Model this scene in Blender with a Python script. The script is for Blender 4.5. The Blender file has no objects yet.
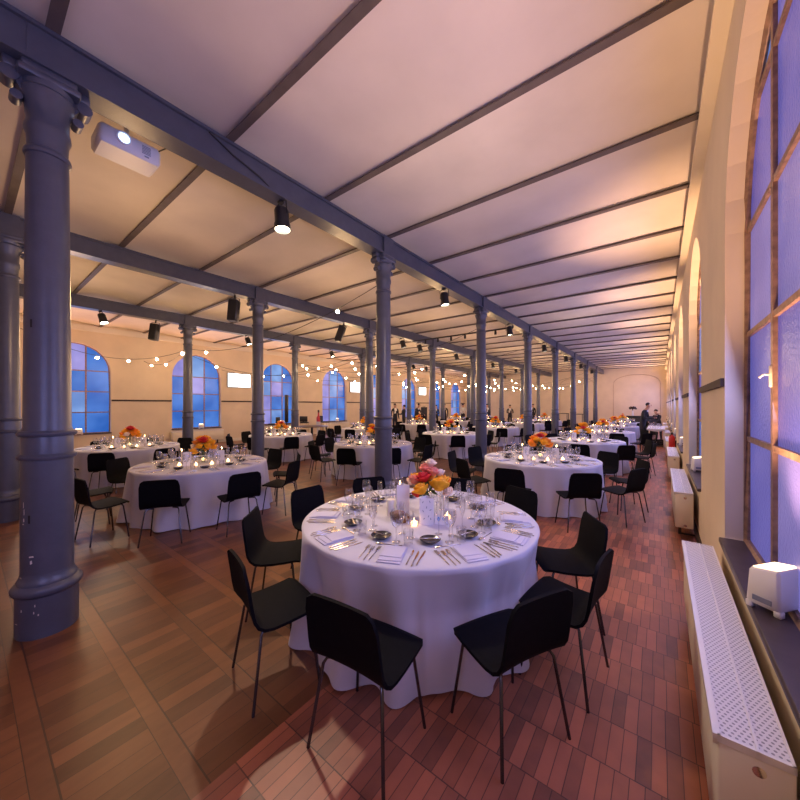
import bpy, math, random
from mathutils import Vector, Matrix
random.seed(7)
PI = math.pi
sc = bpy.context.scene
COL = sc.collection
def R(a): return math.radians(a)

# ------------------------------------------------------------------ materials
def mat(name, col, rough=0.5, metal=0.0, emit=None, estr=0.0, var=0.0, vscale=8.0, bump=0.0, bscale=40.0, coat=0.0, sheen=0.0, sss=0.0, spec=None):
    m = bpy.data.materials.new(name); m.use_nodes = True
    nt = m.node_tree; b = nt.nodes['Principled BSDF']
    b.inputs['Base Color'].default_value = (*col, 1); b.inputs['Roughness'].default_value = rough
    b.inputs['Metallic'].default_value = metal
    if coat: b.inputs['Coat Weight'].default_value = coat
    if sheen: b.inputs['Sheen Weight'].default_value = sheen
    if spec is not None: b.inputs['Specular IOR Level'].default_value = spec
    if sss:
        b.inputs['Subsurface Weight'].default_value = sss; b.inputs['Subsurface Radius'].default_value = (.02, .01, .005)
    if emit:
        b.inputs['Emission Color'].default_value = (*emit, 1); b.inputs['Emission Strength'].default_value = estr
    if var or bump:
        tc = nt.nodes.new('ShaderNodeTexCoord')
    if var:
        n = nt.nodes.new('ShaderNodeTexNoise'); n.inputs['Scale'].default_value = vscale; n.inputs['Detail'].default_value = 6
        nt.links.new(tc.outputs['Object'], n.inputs['Vector'])
        r = nt.nodes.new('ShaderNodeValToRGB')
        r.color_ramp.elements[0].position = .3; r.color_ramp.elements[1].position = .7
        r.color_ramp.elements[0].color = (*[c * (1 - var) for c in col], 1)
        r.color_ramp.elements[1].color = (*[min(1, c * (1 + var)) for c in col], 1)
        nt.links.new(n.outputs['Fac'], r.inputs['Fac']); nt.links.new(r.outputs['Color'], b.inputs['Base Color'])
    if bump:
        n2 = nt.nodes.new('ShaderNodeTexNoise'); n2.inputs['Scale'].default_value = bscale; n2.inputs['Detail'].default_value = 4
        nt.links.new(tc.outputs['Object'], n2.inputs['Vector'])
        bp = nt.nodes.new('ShaderNodeBump'); bp.inputs['Strength'].default_value = bump; bp.inputs['Distance'].default_value = .02
        nt.links.new(n2.outputs['Fac'], bp.inputs['Height']); nt.links.new(bp.outputs['Normal'], b.inputs['Normal'])
    return m

def glass_mat(name, tint=(1, 1, 1), gl=0.12, rough=0.02):
    m = bpy.data.materials.new(name); m.use_nodes = True
    nt = m.node_tree; nt.nodes.clear()
    o = nt.nodes.new('ShaderNodeOutputMaterial'); mx = nt.nodes.new('ShaderNodeMixShader')
    t = nt.nodes.new('ShaderNodeBsdfTransparent'); g = nt.nodes.new('ShaderNodeBsdfGlossy')
    t.inputs['Color'].default_value = (*tint, 1); g.inputs['Roughness'].default_value = rough
    lw = nt.nodes.new('ShaderNodeLayerWeight'); lw.inputs['Blend'].default_value = gl
    mr = nt.nodes.new('ShaderNodeMapRange'); mr.inputs['To Min'].default_value = .10; mr.inputs['To Max'].default_value = .85
    nt.links.new(lw.outputs['Facing'], mr.inputs['Value']); nt.links.new(mr.outputs[0], mx.inputs['Fac'])
    nt.links.new(t.outputs[0], mx.inputs[1]); nt.links.new(g.outputs[0], mx.inputs[2]); nt.links.new(mx.outputs[0], o.inputs[0])
    return m

def pane_mat(name, col, strength, rough=0.25, wav=0.0, glossy=0.06):
    """frosted window glass lit by the blue light outside, with a little gloss"""
    m = bpy.data.materials.new(name); m.use_nodes = True
    nt = m.node_tree; b = nt.nodes['Principled BSDF']
    b.inputs['Base Color'].default_value = (*[c * .25 for c in col], 1); b.inputs['Roughness'].default_value = rough
    tc = nt.nodes.new('ShaderNodeTexCoord')
    n = nt.nodes.new('ShaderNodeTexNoise'); n.inputs['Scale'].default_value = 1.1; n.inputs['Detail'].default_value = 2
    nt.links.new(tc.outputs['Object'], n.inputs['Vector'])
    r = nt.nodes.new('ShaderNodeValToRGB'); r.color_ramp.elements[0].position = .35; r.color_ramp.elements[1].position = .68
    r.color_ramp.elements[0].color = (*[c * .75 for c in col], 1)
    r.color_ramp.elements[1].color = (min(1, col[0] * 1.5 + .06), min(1, col[1] * 1.3 + .05), min(1, col[2] * 1.1), 1)
    nt.links.new(n.outputs['Fac'], r.inputs['Fac']); nt.links.new(r.outputs['Color'], b.inputs['Emission Color'])
    b.inputs['Emission Strength'].default_value = strength
    if wav:
        n2 = nt.nodes.new('ShaderNodeTexNoise'); n2.inputs['Scale'].default_value = 45
        nt.links.new(tc.outputs['Object'], n2.inputs['Vector'])
        bp = nt.nodes.new('ShaderNodeBump'); bp.inputs['Strength'].default_value = wav; bp.inputs['Distance'].default_value = .01
        nt.links.new(n2.outputs['Fac'], bp.inputs['Height']); nt.links.new(bp.outputs['Normal'], b.inputs['Normal'])
    return m

def parquet_mat():
    m = bpy.data.materials.new('ladder_parquet'); m.use_nodes = True
    nt = m.node_tree; b = nt.nodes['Principled BSDF']; L = nt.links.new
    tc = nt.nodes.new('ShaderNodeTexCoord'); sep = nt.nodes.new('ShaderNodeSeparateXYZ'); L(tc.outputs['Object'], sep.inputs[0])
    def M(op, a, bb=None, c=None):
        n = nt.nodes.new('ShaderNodeMath'); n.operation = op
        for i, v in enumerate((a, bb, c)):
            if v is None: continue
            if isinstance(v, (int, float)): n.inputs[i].default_value = v
            else: L(v, n.inputs[i])
        return n.outputs[0]
    P, SW, BW = .42, .085, .105
    yy = M('DIVIDE', M('ADD', sep.outputs['Y'], .24), P); cell = M('FLOOR', yy); fy = M('MULTIPLY', M('FRACT', yy), P)
    strip = M('LESS_THAN', fy, SW)
    # boards run along y between the strips; strip boards run along x
    xx = M('DIVIDE', M('ADD', sep.outputs['X'], M('MULTIPLY', cell, .037)), BW); bi = M('FLOOR', xx); fx = M('MULTIPLY', M('FRACT', xx), BW)
    xs = M('DIVIDE', M('ADD', sep.outputs['X'], M('MULTIPLY', cell, .31)), .8); si = M('FLOOR', xs)
    cid = M('ADD', M('MULTIPLY', strip, si), M('MULTIPLY', M('SUBTRACT', 1, strip), bi))
    cv = nt.nodes.new('ShaderNodeCombineXYZ'); L(cid, cv.inputs[0]); L(cell, cv.inputs[1]); L(strip, cv.inputs[2])
    wn = nt.nodes.new('ShaderNodeTexWhiteNoise'); wn.noise_dimensions = '3D'; L(cv.outputs[0], wn.inputs['Vector'])
    mp = nt.nodes.new('ShaderNodeMapping'); mp.inputs['Scale'].default_value = (14, 3.5, 1); L(tc.outputs['Object'], mp.inputs['Vector'])
    ns = nt.nodes.new('ShaderNodeTexNoise'); ns.inputs['Scale'].default_value = 1.6; ns.inputs['Detail'].default_value = 8; L(mp.outputs[0], ns.inputs['Vector'])
    v = M('ADD', M('MULTIPLY', wn.outputs['Value'], .6), M('MULTIPLY', ns.outputs['Fac'], .45))
    v = M('ADD', v, M('MULTIPLY', strip, .12))
    rp = nt.nodes.new('ShaderNodeValToRGB'); L(v, rp.inputs['Fac'])
    e = rp.color_ramp.elements; e[0].position = .1; e[0].color = (.08, .028, .011, 1); e[1].position = 1; e[1].color = (.25, .095, .036, 1)
    x = rp.color_ramp.elements.new(.55); x.color = (.16, .058, .022, 1)
    gap = M('MAXIMUM', M('LESS_THAN', M('ABSOLUTE', M('SUBTRACT', fy, SW)), .004), M('LESS_THAN', fy, .004))
    gap = M('MAXIMUM', gap, M('MULTIPLY', M('SUBTRACT', 1, strip), M('LESS_THAN', fx, .0035)))
    mx = nt.nodes.new('ShaderNodeMixRGB'); L(M('MULTIPLY', gap, .72), mx.inputs[0]); L(rp.outputs[0], mx.inputs[1]); mx.inputs[2].default_value = (.03, .014, .008, 1)
    L(mx.outputs[0], b.inputs['Base Color'])
    b.inputs['Roughness'].default_value = .36
    bp = nt.nodes.new('ShaderNodeBump'); bp.inputs['Strength'].default_value = .25; bp.inputs['Distance'].default_value = .004
    L(M('SUBTRACT', v, gap), bp.inputs['Height']); L(bp.outputs[0], b.inputs['Normal'])
    return m

def block_mat():
    m = bpy.data.materials.new('red_block_paving'); m.use_nodes = True
    nt = m.node_tree; b = nt.nodes['Principled BSDF']; L = nt.links.new
    tc = nt.nodes.new('ShaderNodeTexCoord')
    mp = nt.nodes.new('ShaderNodeMapping'); mp.inputs['Rotation'].default_value = (0, 0, R(90)); L(tc.outputs['Object'], mp.inputs['Vector'])
    # rows across the aisle, each row a rank of upright blocks
    sep = nt.nodes.new('ShaderNodeSeparateXYZ'); L(tc.outputs['Object'], sep.inputs[0])
    def M(op, a, bb=None):
        n = nt.nodes.new('ShaderNodeMath'); n.operation = op
        for i, v in enumerate((a, bb)):
            if v is None: continue
            if isinstance(v, (int, float)): n.inputs[i].default_value = v
            else: L(v, n.inputs[i])
        return n.outputs[0]
    RL, BW = .265, .058
    yy = M('DIVIDE', sep.outputs['Y'], RL); ri = M('FLOOR', yy); fy = M('MULTIPLY', M('FRACT', yy), RL)
    off = nt.nodes.new('ShaderNodeTexWhiteNoise'); off.noise_dimensions = '1D'; L(ri, off.inputs['W'])
    xx = M('DIVIDE', M('ADD', sep.outputs['X'], M('MULTIPLY', off.outputs['Value'], BW)), BW); bi = M('FLOOR', xx); fx = M('MULTIPLY', M('FRACT', xx), BW)
    cv = nt.nodes.new('ShaderNodeCombineXYZ'); L(ri, cv.inputs[0]); L(bi, cv.inputs[1])
    wn = nt.nodes.new('ShaderNodeTexWhiteNoise'); L(cv.outputs[0], wn.inputs['Vector'])
    ns = nt.nodes.new('ShaderNodeTexNoise'); ns.inputs['Scale'].default_value = 9; ns.inputs['Detail'].default_value = 6; L(tc.outputs['Object'], ns.inputs['Vector'])
    v = M('ADD', M('MULTIPLY', wn.outputs['Value'], .62), M('MULTIPLY', ns.outputs['Fac'], .4))
    rp = nt.nodes.new('ShaderNodeValToRGB'); L(v, rp.inputs['Fac'])
    e = rp.color_ramp.elements; e[0].position = .08; e[0].color = (.15, .055, .032, 1); e[1].position = .95; e[1].color = (.52, .165, .08, 1)
    gap = M('MAXIMUM', M('LESS_THAN', fy, .006), M('LESS_THAN', fx, .004))
    mx = nt.nodes.new('ShaderNodeMixRGB'); L(M('MULTIPLY', gap, .75), mx.inputs[0]); L(rp.outputs[0], mx.inputs[1]); mx.inputs[2].default_value = (.045, .018, .012, 1)
    L(mx.outputs[0], b.inputs['Base Color']); b.inputs['Roughness'].default_value = .42
    bp = nt.nodes.new('ShaderNodeBump'); bp.inputs['Strength'].default_value = .3; bp.inputs['Distance'].default_value = .004
    L(M('SUBTRACT', v, gap), bp.inputs['Height']); L(bp.outputs[0], b.inputs['Normal'])
    return m

def grille_mat():
    m = bpy.data.materials.new('perforated_white_metal'); m.use_nodes = True
    nt = m.node_tree; b = nt.nodes['Principled BSDF']; L = nt.links.new
    tc = nt.nodes.new('ShaderNodeTexCoord'); sep = nt.nodes.new('ShaderNodeSeparateXYZ'); L(tc.outputs['Object'], sep.inputs[0])
    def M(op, a, bb=None):
        n = nt.nodes.new('ShaderNodeMath'); n.operation = op
        for i, v in enumerate((a, bb)):
            if v is None: continue
            if isinstance(v, (int, float)): n.inputs[i].default_value = v
            else: L(v, n.inputs[i])
        return n.outputs[0]
    p = .0165
    yi = M('DIVIDE', sep.outputs['Y'], p); row = M('FLOOR', yi); fy = M('SUBTRACT', M('FRACT', yi), .5)
    fx = M('SUBTRACT', M('FRACT', M('ADD', M('DIVIDE', sep.outputs['X'], p), M('MULTIPLY', row, .5))), .5)
    d = M('ADD', M('MULTIPLY', fx, fx), M('MULTIPLY', fy, fy))
    hole = M('LESS_THAN', d, .075)
    mx = nt.nodes.new('ShaderNodeMixRGB'); L(hole, mx.inputs[0]); mx.inputs[1].default_value = (.72, .70, .70, 1); mx.inputs[2].default_value = (.26, .25, .27, 1)
    L(mx.outputs[0], b.inputs['Base Color']); b.inputs['Roughness'].default_value = .4
    return m

M = dict(
    parquet=parquet_mat(), block=block_mat(), grille=grille_mat(),
    wall=mat('cream_plaster', (.72, .61, .46), .85, var=.07, vscale=1.3, bump=.12, bscale=18),
    wallw=mat('worn_white_plaster', (.74, .68, .58), .85, var=.05, vscale=1.3),
    mould=mat('tan_moulding', (.50, .38, .27), .8),
    ceil=mat('whitewashed_vault', (.72, .65, .58), .9, var=.10, vscale=.9, bump=.15, bscale=6),
    iron=mat('blue_grey_iron_paint', (.076, .083, .114), .34, var=.10, vscale=9, bump=.05, bscale=60, spec=.6),
    irond=mat('rusty_dark_rib_paint', (.12, .095, .09), .55, var=.15, vscale=6),
    dado=mat('dark_brown_rail', (.06, .042, .036), .7, spec=.2),
    frame=mat('rusty_bronze_window_bar', (.28, .17, .12), .45, metal=.3, var=.35, vscale=22),
    sill=mat('dark_brown_sill_board', (.055, .038, .04), .4, var=.2, vscale=10),
    white=mat('white_enamel', (.80, .78, .75), .35),
    cream=mat('cream_enamel', (.76, .69, .55), .4),
    black=mat('matt_black', (.012, .012, .014), .5),
    blackp=mat('black_plastic', (.02, .02, .022), .35),
    chair=mat('charcoal_upholstery', (.004, .004, .006), .7, var=.2, vscale=30, bump=.08, bscale=300, spec=.08),
    leg=mat('dark_steel_tube', (.10, .095, .10), .25, metal=.9),
    cloth=mat('lavender_white_damask', (.56, .54, .60), .75, var=.03, vscale=3, bump=.05, bscale=300, sheen=.2),
    napkin=mat('pale_lilac_linen', (.56, .54, .66), .8, bump=.05, bscale=200),
    steel=mat('polished_cutlery_steel', (.72, .68, .62), .16, metal=1.0),
    plate=mat('dark_stoneware', (.03, .024, .026), .25, coat=.3),
    glass=glass_mat('clear_glass', (.97, .97, .98), .42), vglass=glass_mat('vase_glass', (.93, .97, .95), .3),
    wax=mat('white_wax', (.85, .80, .70), .5, sss=.2), wick=mat('black_wick', (.01, .01, .01), .8),
    flame=mat('candle_flame', (1, .7, .3), .5, emit=(1, .62, .25), estr=28),
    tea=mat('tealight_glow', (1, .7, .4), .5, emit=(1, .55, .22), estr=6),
    bulb=mat('warm_festoon_bulb', (1, .8, .5), .3, emit=(1, .68, .34), estr=90),
    wire=mat('black_cable', (.02, .018, .018), .6),
    card=mat('white_card', (.86, .84, .86), .7), cardm=mat('grey_card_print', (.25, .27, .33), .7), cardb=mat('blue_card_print', (.02, .25, .75), .6),
    rosey=mat('yellow_rose', (.92, .40, .006), .6, sheen=.0, var=.15, vscale=40), roseo=mat('orange_rose', (.92, .27, .008), .6, sheen=.0, var=.15, vscale=40),
    roser=mat('red_rose', (.55, .008, .012), .6, sheen=.0, var=.2, vscale=40), rosep=mat('pink_rose', (.85, .30, .22), .6, sheen=.0, var=.1, vscale=40),
    rosew=mat('cream_rose', (.88, .70, .52), .6, sheen=.3), leaf=mat('dark_leaf', (.05, .11, .03), .55, var=.3, vscale=30),
    bread=mat('brown_crust', (.24, .11, .05), .6, var=.3, vscale=25), wicker=mat('brown_wicker', (.14, .065, .035), .6, var=.3, vscale=60),
    lens=mat('lit_spot_lens', (1, .9, .7), .3, emit=(1, .84, .58), estr=30),
    plens=mat('lit_projector_lens', (.8, .9, 1), .2, emit=(.5, .72, 1), estr=4),
    projw=mat('white_projector_shell', (.74, .74, .78), .4),
    upl=mat('glowing_uplight_top', (1, .8, .5), .4, emit=(1, .70, .40), estr=3.0),
    screen=mat('lit_white_screen', (.9, .9, .9), .4, emit=(.95, .96, 1), estr=2.2),
    suit=mat('dark_suit_cloth', (.02, .021, .032), .8), shirt=mat('white_shirt', (.7, .68, .66), .8),
    skin=mat('skin', (.52, .30, .21), .55, sss=.1), hair=mat('dark_hair', (.025, .016, .012), .55),
    red=mat('red_paint', (.55, .02, .02), .3), rustbox=mat('brown_crate', (.18, .075, .05), .7), yellow=mat('pale_yellow_metal', (.55, .42, .2), .4),
    darkwood=mat('dark_wood', (.06, .035, .025), .4),
    pl=[pane_mat('blue_lit_pane', (.03, .19, .80), .62), pane_mat('light_blue_lit_pane', (.14, .33, .85), .68), pane_mat('violet_lit_pane', (.27, .29, .85), .68)],
    pr=[pane_mat('violet_blue_pane', (.14, .15, .74), .42, .3, .5), pane_mat('blue_ripple_pane', (.10, .24, .80), .45, .22, .8), pane_mat('lilac_pane', (.26, .24, .76), .48, .3, .5)],
)

# ------------------------------------------------------------------ mesh helpers
class MB:
    def __init__(s): s.v = []; s.f = []; s.mi = []; s.cur = 0
    def add(s, vs, fs):
        o = len(s.v); s.v += [tuple(p) for p in vs]
        for f in fs: s.f.append(tuple(i + o for i in f)); s.mi.append(s.cur)
        return s
    def box(s, x0, x1, y0, y1, z0, z1, mtx=None):
        vs = [Vector(p) for p in ((x0,y0,z0),(x1,y0,z0),(x1,y1,z0),(x0,y1,z0),(x0,y0,z1),(x1,y0,z1),(x1,y1,z1),(x0,y1,z1))]
        if mtx: vs = [mtx @ p for p in vs]
        return s.add(vs, [(0,3,2,1),(4,5,6,7),(0,1,5,4),(1,2,6,5),(2,3,7,6),(3,0,4,7)])
    def rbox(s, x0, x1, y0, y1, z0, z1, b=.01, mtx=None):
        """box with chamfered edges"""
        b = min(b, (x1-x0)*.45, (y1-y0)*.45, (z1-z0)*.45)
        def ring(z, i): return [(x0+i,y0+b+0*i,z),(x0+b,y0+i,z),(x1-b,y0+i,z),(x1-i,y0+b,z),(x1-i,y1-b,z),(x1-b,y1-i,z),(x0+b,y1-i,z),(x0+i,y1-b,z)]
        rings = [ring(z0, b*.8), ring(z0+b, 0), ring(z1-b, 0), ring(z1, b*.8)]
        vs = [Vector(p) for r in rings for p in r]
        if mtx: vs = [mtx @ p for p in vs]
        fs = [tuple(range(7,-1,-1)), tuple(range(24,32))]
        for k in range(3):
            for i in range(8): fs.append((k*8+i, k*8+(i+1)%8, (k+1)*8+(i+1)%8, (k+1)*8+i))
        return s.add(vs, fs)
    def lathe(s, prof, n=24, c=(0,0,0), mtx=None, caps=True):
        vs = []; fs = []
        for r, z in prof:
            for i in range(n):
                a = 2*PI*i/n; p = Vector((c[0]+r*math.cos(a), c[1]+r*math.sin(a), c[2]+z))
                vs.append(mtx @ p if mtx else p)
        for k in range(len(prof)-1):
            for i in range(n): fs.append((k*n+i, k*n+(i+1)%n, (k+1)*n+(i+1)%n, (k+1)*n+i))
        if caps:
            if prof[0][0] > 1e-5: fs.append(tuple(range(n-1,-1,-1)))
            if prof[-1][0] > 1e-5: fs.append(tuple(range((len(prof)-1)*n, len(prof)*n)))
        return s.add(vs, fs)
    def tube(s, pts, r, n=8, r1=None):
        pts = [Vector(p) for p in pts]; N = len(pts); vs = []; fs = []
        for k, p in enumerate(pts):
            t = (pts[min(k+1,N-1)] - pts[max(k-1,0)]).normalized()
            u = t.cross(Vector((0,0,1)))
            if u.length < .05: u = t.cross(Vector((1,0,0)))
            u.normalize(); w = t.cross(u)
            rr = r if r1 is None else r + (r1-r)*k/(N-1)
            for i in range(n):
                a = 2*PI*i/n; vs.append(p + u*(rr*math.cos(a)) + w*(rr*math.sin(a)))
        for k in range(N-1):
            for i in range(n): fs.append((k*n+i, k*n+(i+1)%n, (k+1)*n+(i+1)%n, (k+1)*n+i))
        fs.append(tuple(range(n-1,-1,-1))); fs.append(tuple(range((N-1)*n, N*n)))
        return s.add(vs, fs)
    def ball(s, c, r, nu=12, nv=8, sc_=(1,1,1), mtx=None):
        prof = [(max(1e-6, r*math.sin(PI*k/nv)), -r*math.cos(PI*k/nv)) for k in range(nv+1)]
        o = len(s.v); s.lathe(prof, nu, caps=False)
        for i in range(o, len(s.v)):
            p = Vector(s.v[i]); p = Vector((p.x*sc_[0], p.y*sc_[1], p.z*sc_[2]))
            if mtx: p = mtx @ p
            s.v[i] = tuple(p + Vector(c))
        return s
    def mesh(s, name, ms, smooth=True, ang=40):
        me = bpy.data.meshes.new(name); me.from_pydata(s.v, [], s.f); 
        ms = ms if isinstance(ms, (list, tuple)) else [ms]
        for m in ms: me.materials.append(m)
        me.polygons.foreach_set('material_index', s.mi)
        me.validate(); me.update()
        if smooth:
            me.polygons.foreach_set('use_smooth', [True]*len(me.polygons))
            try: me.set_sharp_from_angle(angle=R(ang))
            except Exception: pass
        return me
    def build(s, name, ms, parent=None, loc=(0,0,0), rot=None, smooth=True, ang=40):
        return put(name, s.mesh(name, ms, smooth, ang), parent, loc, rot)

def put(name, me, parent=None, loc=(0,0,0), rot=None):
    o = bpy.data.objects.new(name, me); COL.objects.link(o); o.parent = parent; o.location = loc
    if rot is not None: o.rotation_euler = rot if isinstance(rot, (tuple, list)) else (0,0,rot)
    return o
def tag(o, label, cat, group=None, kind=None):
    o['label'] = label; o['category'] = cat
    if group: o['group'] = group
    if kind: o['kind'] = kind
    return o
def thing(name, label, cat, loc=(0,0,0), rot=0, group=None):
    return tag(put(name, None, None, loc, rot), label, cat, group)
def struct(o): o['kind'] = 'structure'; return o
def dup(root, loc=None, rot=None, label=None, group=None):
    c = root.copy(); COL.objects.link(c)
    if loc is not None: c.location = loc
    if rot is not None: c.rotation_euler = rot if isinstance(rot, (tuple, list)) else (0,0,rot)
    if label: c['label'] = label
    if group: c['group'] = group
    for ch in list(root.children):
        k = ch.copy(); COL.objects.link(k); k.parent = c
        for g in list(ch.children):
            d = g.copy(); COL.objects.link(d); d.parent = k
    return c
def light(name, kind, loc, energy, col, target=None, **kw):
    l = bpy.data.lights.new(name, kind); l.energy = energy; l.color = col
    for k, v in kw.items(): setattr(l, k, v)
    o = bpy.data.objects.new(name, l); COL.objects.link(o); o.location = loc
    if target is not None:
        o.rotation_euler = (Vector(target) - Vector(loc)).to_track_quat('-Z', 'Y').to_euler()
    return o

# ------------------------------------------------------------------ camera
F = 338.0; H = 1.7; TH = math.atan(260 / F); SN, CS = math.sin(TH), math.cos(TH)
cam = bpy.data.cameras.new('camera'); cam.sensor_width = 36; cam.lens = 36 * F / 800; cam.shift_y = 5 / 800; cam.clip_start = .05
co = bpy.data.objects.new('camera', cam); COL.objects.link(co); co.location = (0, 0, H); co.rotation_euler = (PI/2, 0, TH)
sc.camera = co
def px(x, X, y=None):                     # a pixel column on the plane x = X -> world y (and z)
    t = (x - 400) / F; Y = (CS*X + t*SN*X) / (t*CS - SN); d = -SN*X + CS*Y
    return (Y, H - (y - 405)*d/F) if y is not None else Y
def pd(x, d):                             # a pixel column at a depth -> world x, y
    l = (x - 400) / F * d; return CS*l - SN*d, SN*l + CS*d

# ------------------------------------------------------------------ hall dimensions
P0, DP = .42, 3.93                         # column grid along the hall
XA, XB, XC, XL, XR = -3.7, -7.65, -11.75, -16.0, .38
YB, YE = -3.6, 31.8                        # back and end walls
CZ, RISE = 4.525, .07
def cy(k): return P0 + DP*k
def ty(k): return P0 + DP*(k+.5)

# floor
SPL = -1.6
f = MB(); f.cur = 0; f.add([(XL-.4,YB-.3,0),(SPL,YB-.3,0),(SPL,YE+.3,0),(XL-.4,YE+.3,0)], [(0,1,2,3)])
f.cur = 1; f.add([(SPL,YB-.3,0),(XR+.3,YB-.3,0),(XR+.3,YE+.3,0),(SPL,YE+.3,0)], [(0,1,2,3)])
struct(f.build('floor', [M['parquet'], M['block']], smooth=False))
# ceiling: shallow vaults between the ribs
c = MB(); ribs = [P0 + DP/3*k for k in range(-3, 24)]
ys = [YB-.3]
pts = []
edges = [YB-.3] + [r for r in ribs if YB < r < YE] + [YE+.3]
for a, b in zip(edges, edges[1:]):
    n = 8
    for i in range(n): t = i/n; pts.append((a+(b-a)*t, CZ + RISE*(1-(2*t-1)**2)))
pts.append((edges[-1], CZ))
xs = [XL-.4, XC, XB, XA, -1.6, XR+.2]
vs = [(x, y, z) for y, z in pts for x in xs]; n = len(xs)
c.add(vs, [(j*n+i, (j+1)*n+i, (j+1)*n+i+1, j*n+i+1) for j in range(len(pts)-1) for i in range(n-1)])
c.add([(XL-.4,YB-.3,4.9),(XR+.3,YB-.3,4.9),(XR+.3,YE+.3,4.9),(XL-.4,YE+.3,4.9)], [(0,1,2,3)])
struct(c.build('ceiling', M['ceil'], ang=20))
tn = [0]
def trim(mb, m, smooth=False):
    tn[0] += 1; return struct(mb.build('trim_%d' % tn[0], m, smooth=smooth))
for r in ribs:                             # steel ribs under the vaults
    if not (YB < r < YE): continue
    m = MB(); m.box(XL, XR, r-.040, r+.040, 4.488, 4.503); m.box(XL, XR, r-.012, r+.012, 4.502, 4.60); trim(m, M['irond'])
for X in (XA, XB, XC):                     # the three long main beams
    m = MB(); m.box(X-.115, X+.115, YB, YE, 4.195, 4.22); m.box(X-.115, X+.115, YB, YE, 4.46, 4.49); m.box(X-.085, X+.085, YB, YE, 4.22, 4.46)
    trim(m, M['iron'])

# walls with arched openings
def arch(hw, z0, zs, n=14):
    return [(-hw, z0)] + [(-hw*math.cos(PI*i/n), zs + hw*math.sin(PI*i/n)*.98) for i in range(n+1)] + [(hw, z0)]
def window_wall(name, xf, xb, centres, hw, z0, zs, m):
    w = MB(); ztop = 4.75; cs = sorted(centres); prev = YB - .3
    def q(y0, y1, za, zb): w.add([(xf,y0,za),(xf,y1,za),(xf,y1,zb),(xf,y0,zb)], [(0,1,2,3)])
    for cc in cs:
        q(prev, cc-hw, 0, ztop); q(cc-hw, cc+hw, 0, z0)
        A = arch(hw, z0, zs)
        for (a, za), (b, zb) in zip(A[1:-1], A[2:-1]):
            w.add([(xf,cc+a,za),(xf,cc+b,zb),(xf,cc+b,ztop),(xf,cc+a,ztop)], [(0,1,2,3)])
        AA = A + [A[0]]
        for (a, za), (b, zb) in zip(AA, AA[1:]):
            w.add([(xf,cc+a,za),(xf,cc+b,zb),(xb,cc+b,zb),(xb,cc+a,za)], [(0,1,2,3)])
        prev = cc + hw
    q(prev, YE+.3, 0, ztop)
    e = .25 if xb > xf else -.25           # the solid outer face
    w.add([(xb+e*.2,YB-.3,0),(xb+e*.2,YE+.3,0),(xb+e*.2,YE+.3,ztop),(xb+e*.2,YB-.3,ztop)], [(0,1,2,3)])
    return struct(w.build(name, m, smooth=False))
wins = [ty(k) for k in range(8)]
window_wall('wall_right', XR, XR+.16, [ty(-1)] + wins, 1.06, .72, 2.95, M['wall'])
window_wall('wall_left', XL, XL-.22, wins, .98, .70, 2.92, M['wall'])
w = MB(); w.box(XL-.3, XR+.3, YE, YE+.2, 0, 4.8); struct(w.build('wall_end', M['wall'], smooth=False))
w = MB(); w.box(XL-.3, XR+.3, YB-.2, YB, 0, 4.8); struct(w.build('wall_back', M['wall'], smooth=False))
# blind arch moulding on the end wall (three-centred)
for x0, x1, zt in ((-2.95, .02, 4.05), (-6.9, -4.3, 4.0)):
    A = [(x0, .1), (x0, 3.3)]; cxx = (x0+x1)/2; hw = (x1-x0)/2
    A += [(cxx - hw*math.cos(PI*i/16), 3.3 + (zt-3.3)*math.sin(PI*i/16)**.8) for i in range(1, 16)] + [(x1, 3.3), (x1, .1)]
    m = MB(); m.tube([(a, YE-.005, b) for a, b in A], .024, 6); trim(m, M['mould'])
# dado rails on the piers
for X, s in ((XR, -1), (XL, 1)):
    allw = ([ty(-1)] if X == XR else []) + wins; hw = 1.06 if X == XR else .98
    for k, yc in enumerate(allw):
        y0, y1 = yc + hw, min(yc + DP - hw, YE)
        m = MB(); x = sorted((X, X + s*.022)); m.box(*x, y0+.02, y1-.02, 1.84, 1.90); trim(m, M['dado'])
# cornice beam along the right wall
m = MB(); m.box(XR-.10, XR, YB, YE, 4.30, 4.34); m.box(XR-.07, XR, YB, YE, 4.34, 4.50); trim(m, M['cream'])
m = MB(); m.box(XL, XL+.06, YB, YE, 4.30, 4.50); trim(m, M['wallw'])
m = MB(); m.box(XL, XL+.02, YB, YE, 0, .14); o = struct(m.build('baseboard_left', M['wallw'], smooth=False))
m = MB(); m.box(XR-.02, XR, YB, YE, 0, .12); o = struct(m.build('baseboard_right', M['dado'], smooth=False))
m = MB(); m.box(XL, XR, YE-.02, YE, 0, .12); o = struct(m.build('baseboard_end', M['dado'], smooth=False))

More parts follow.
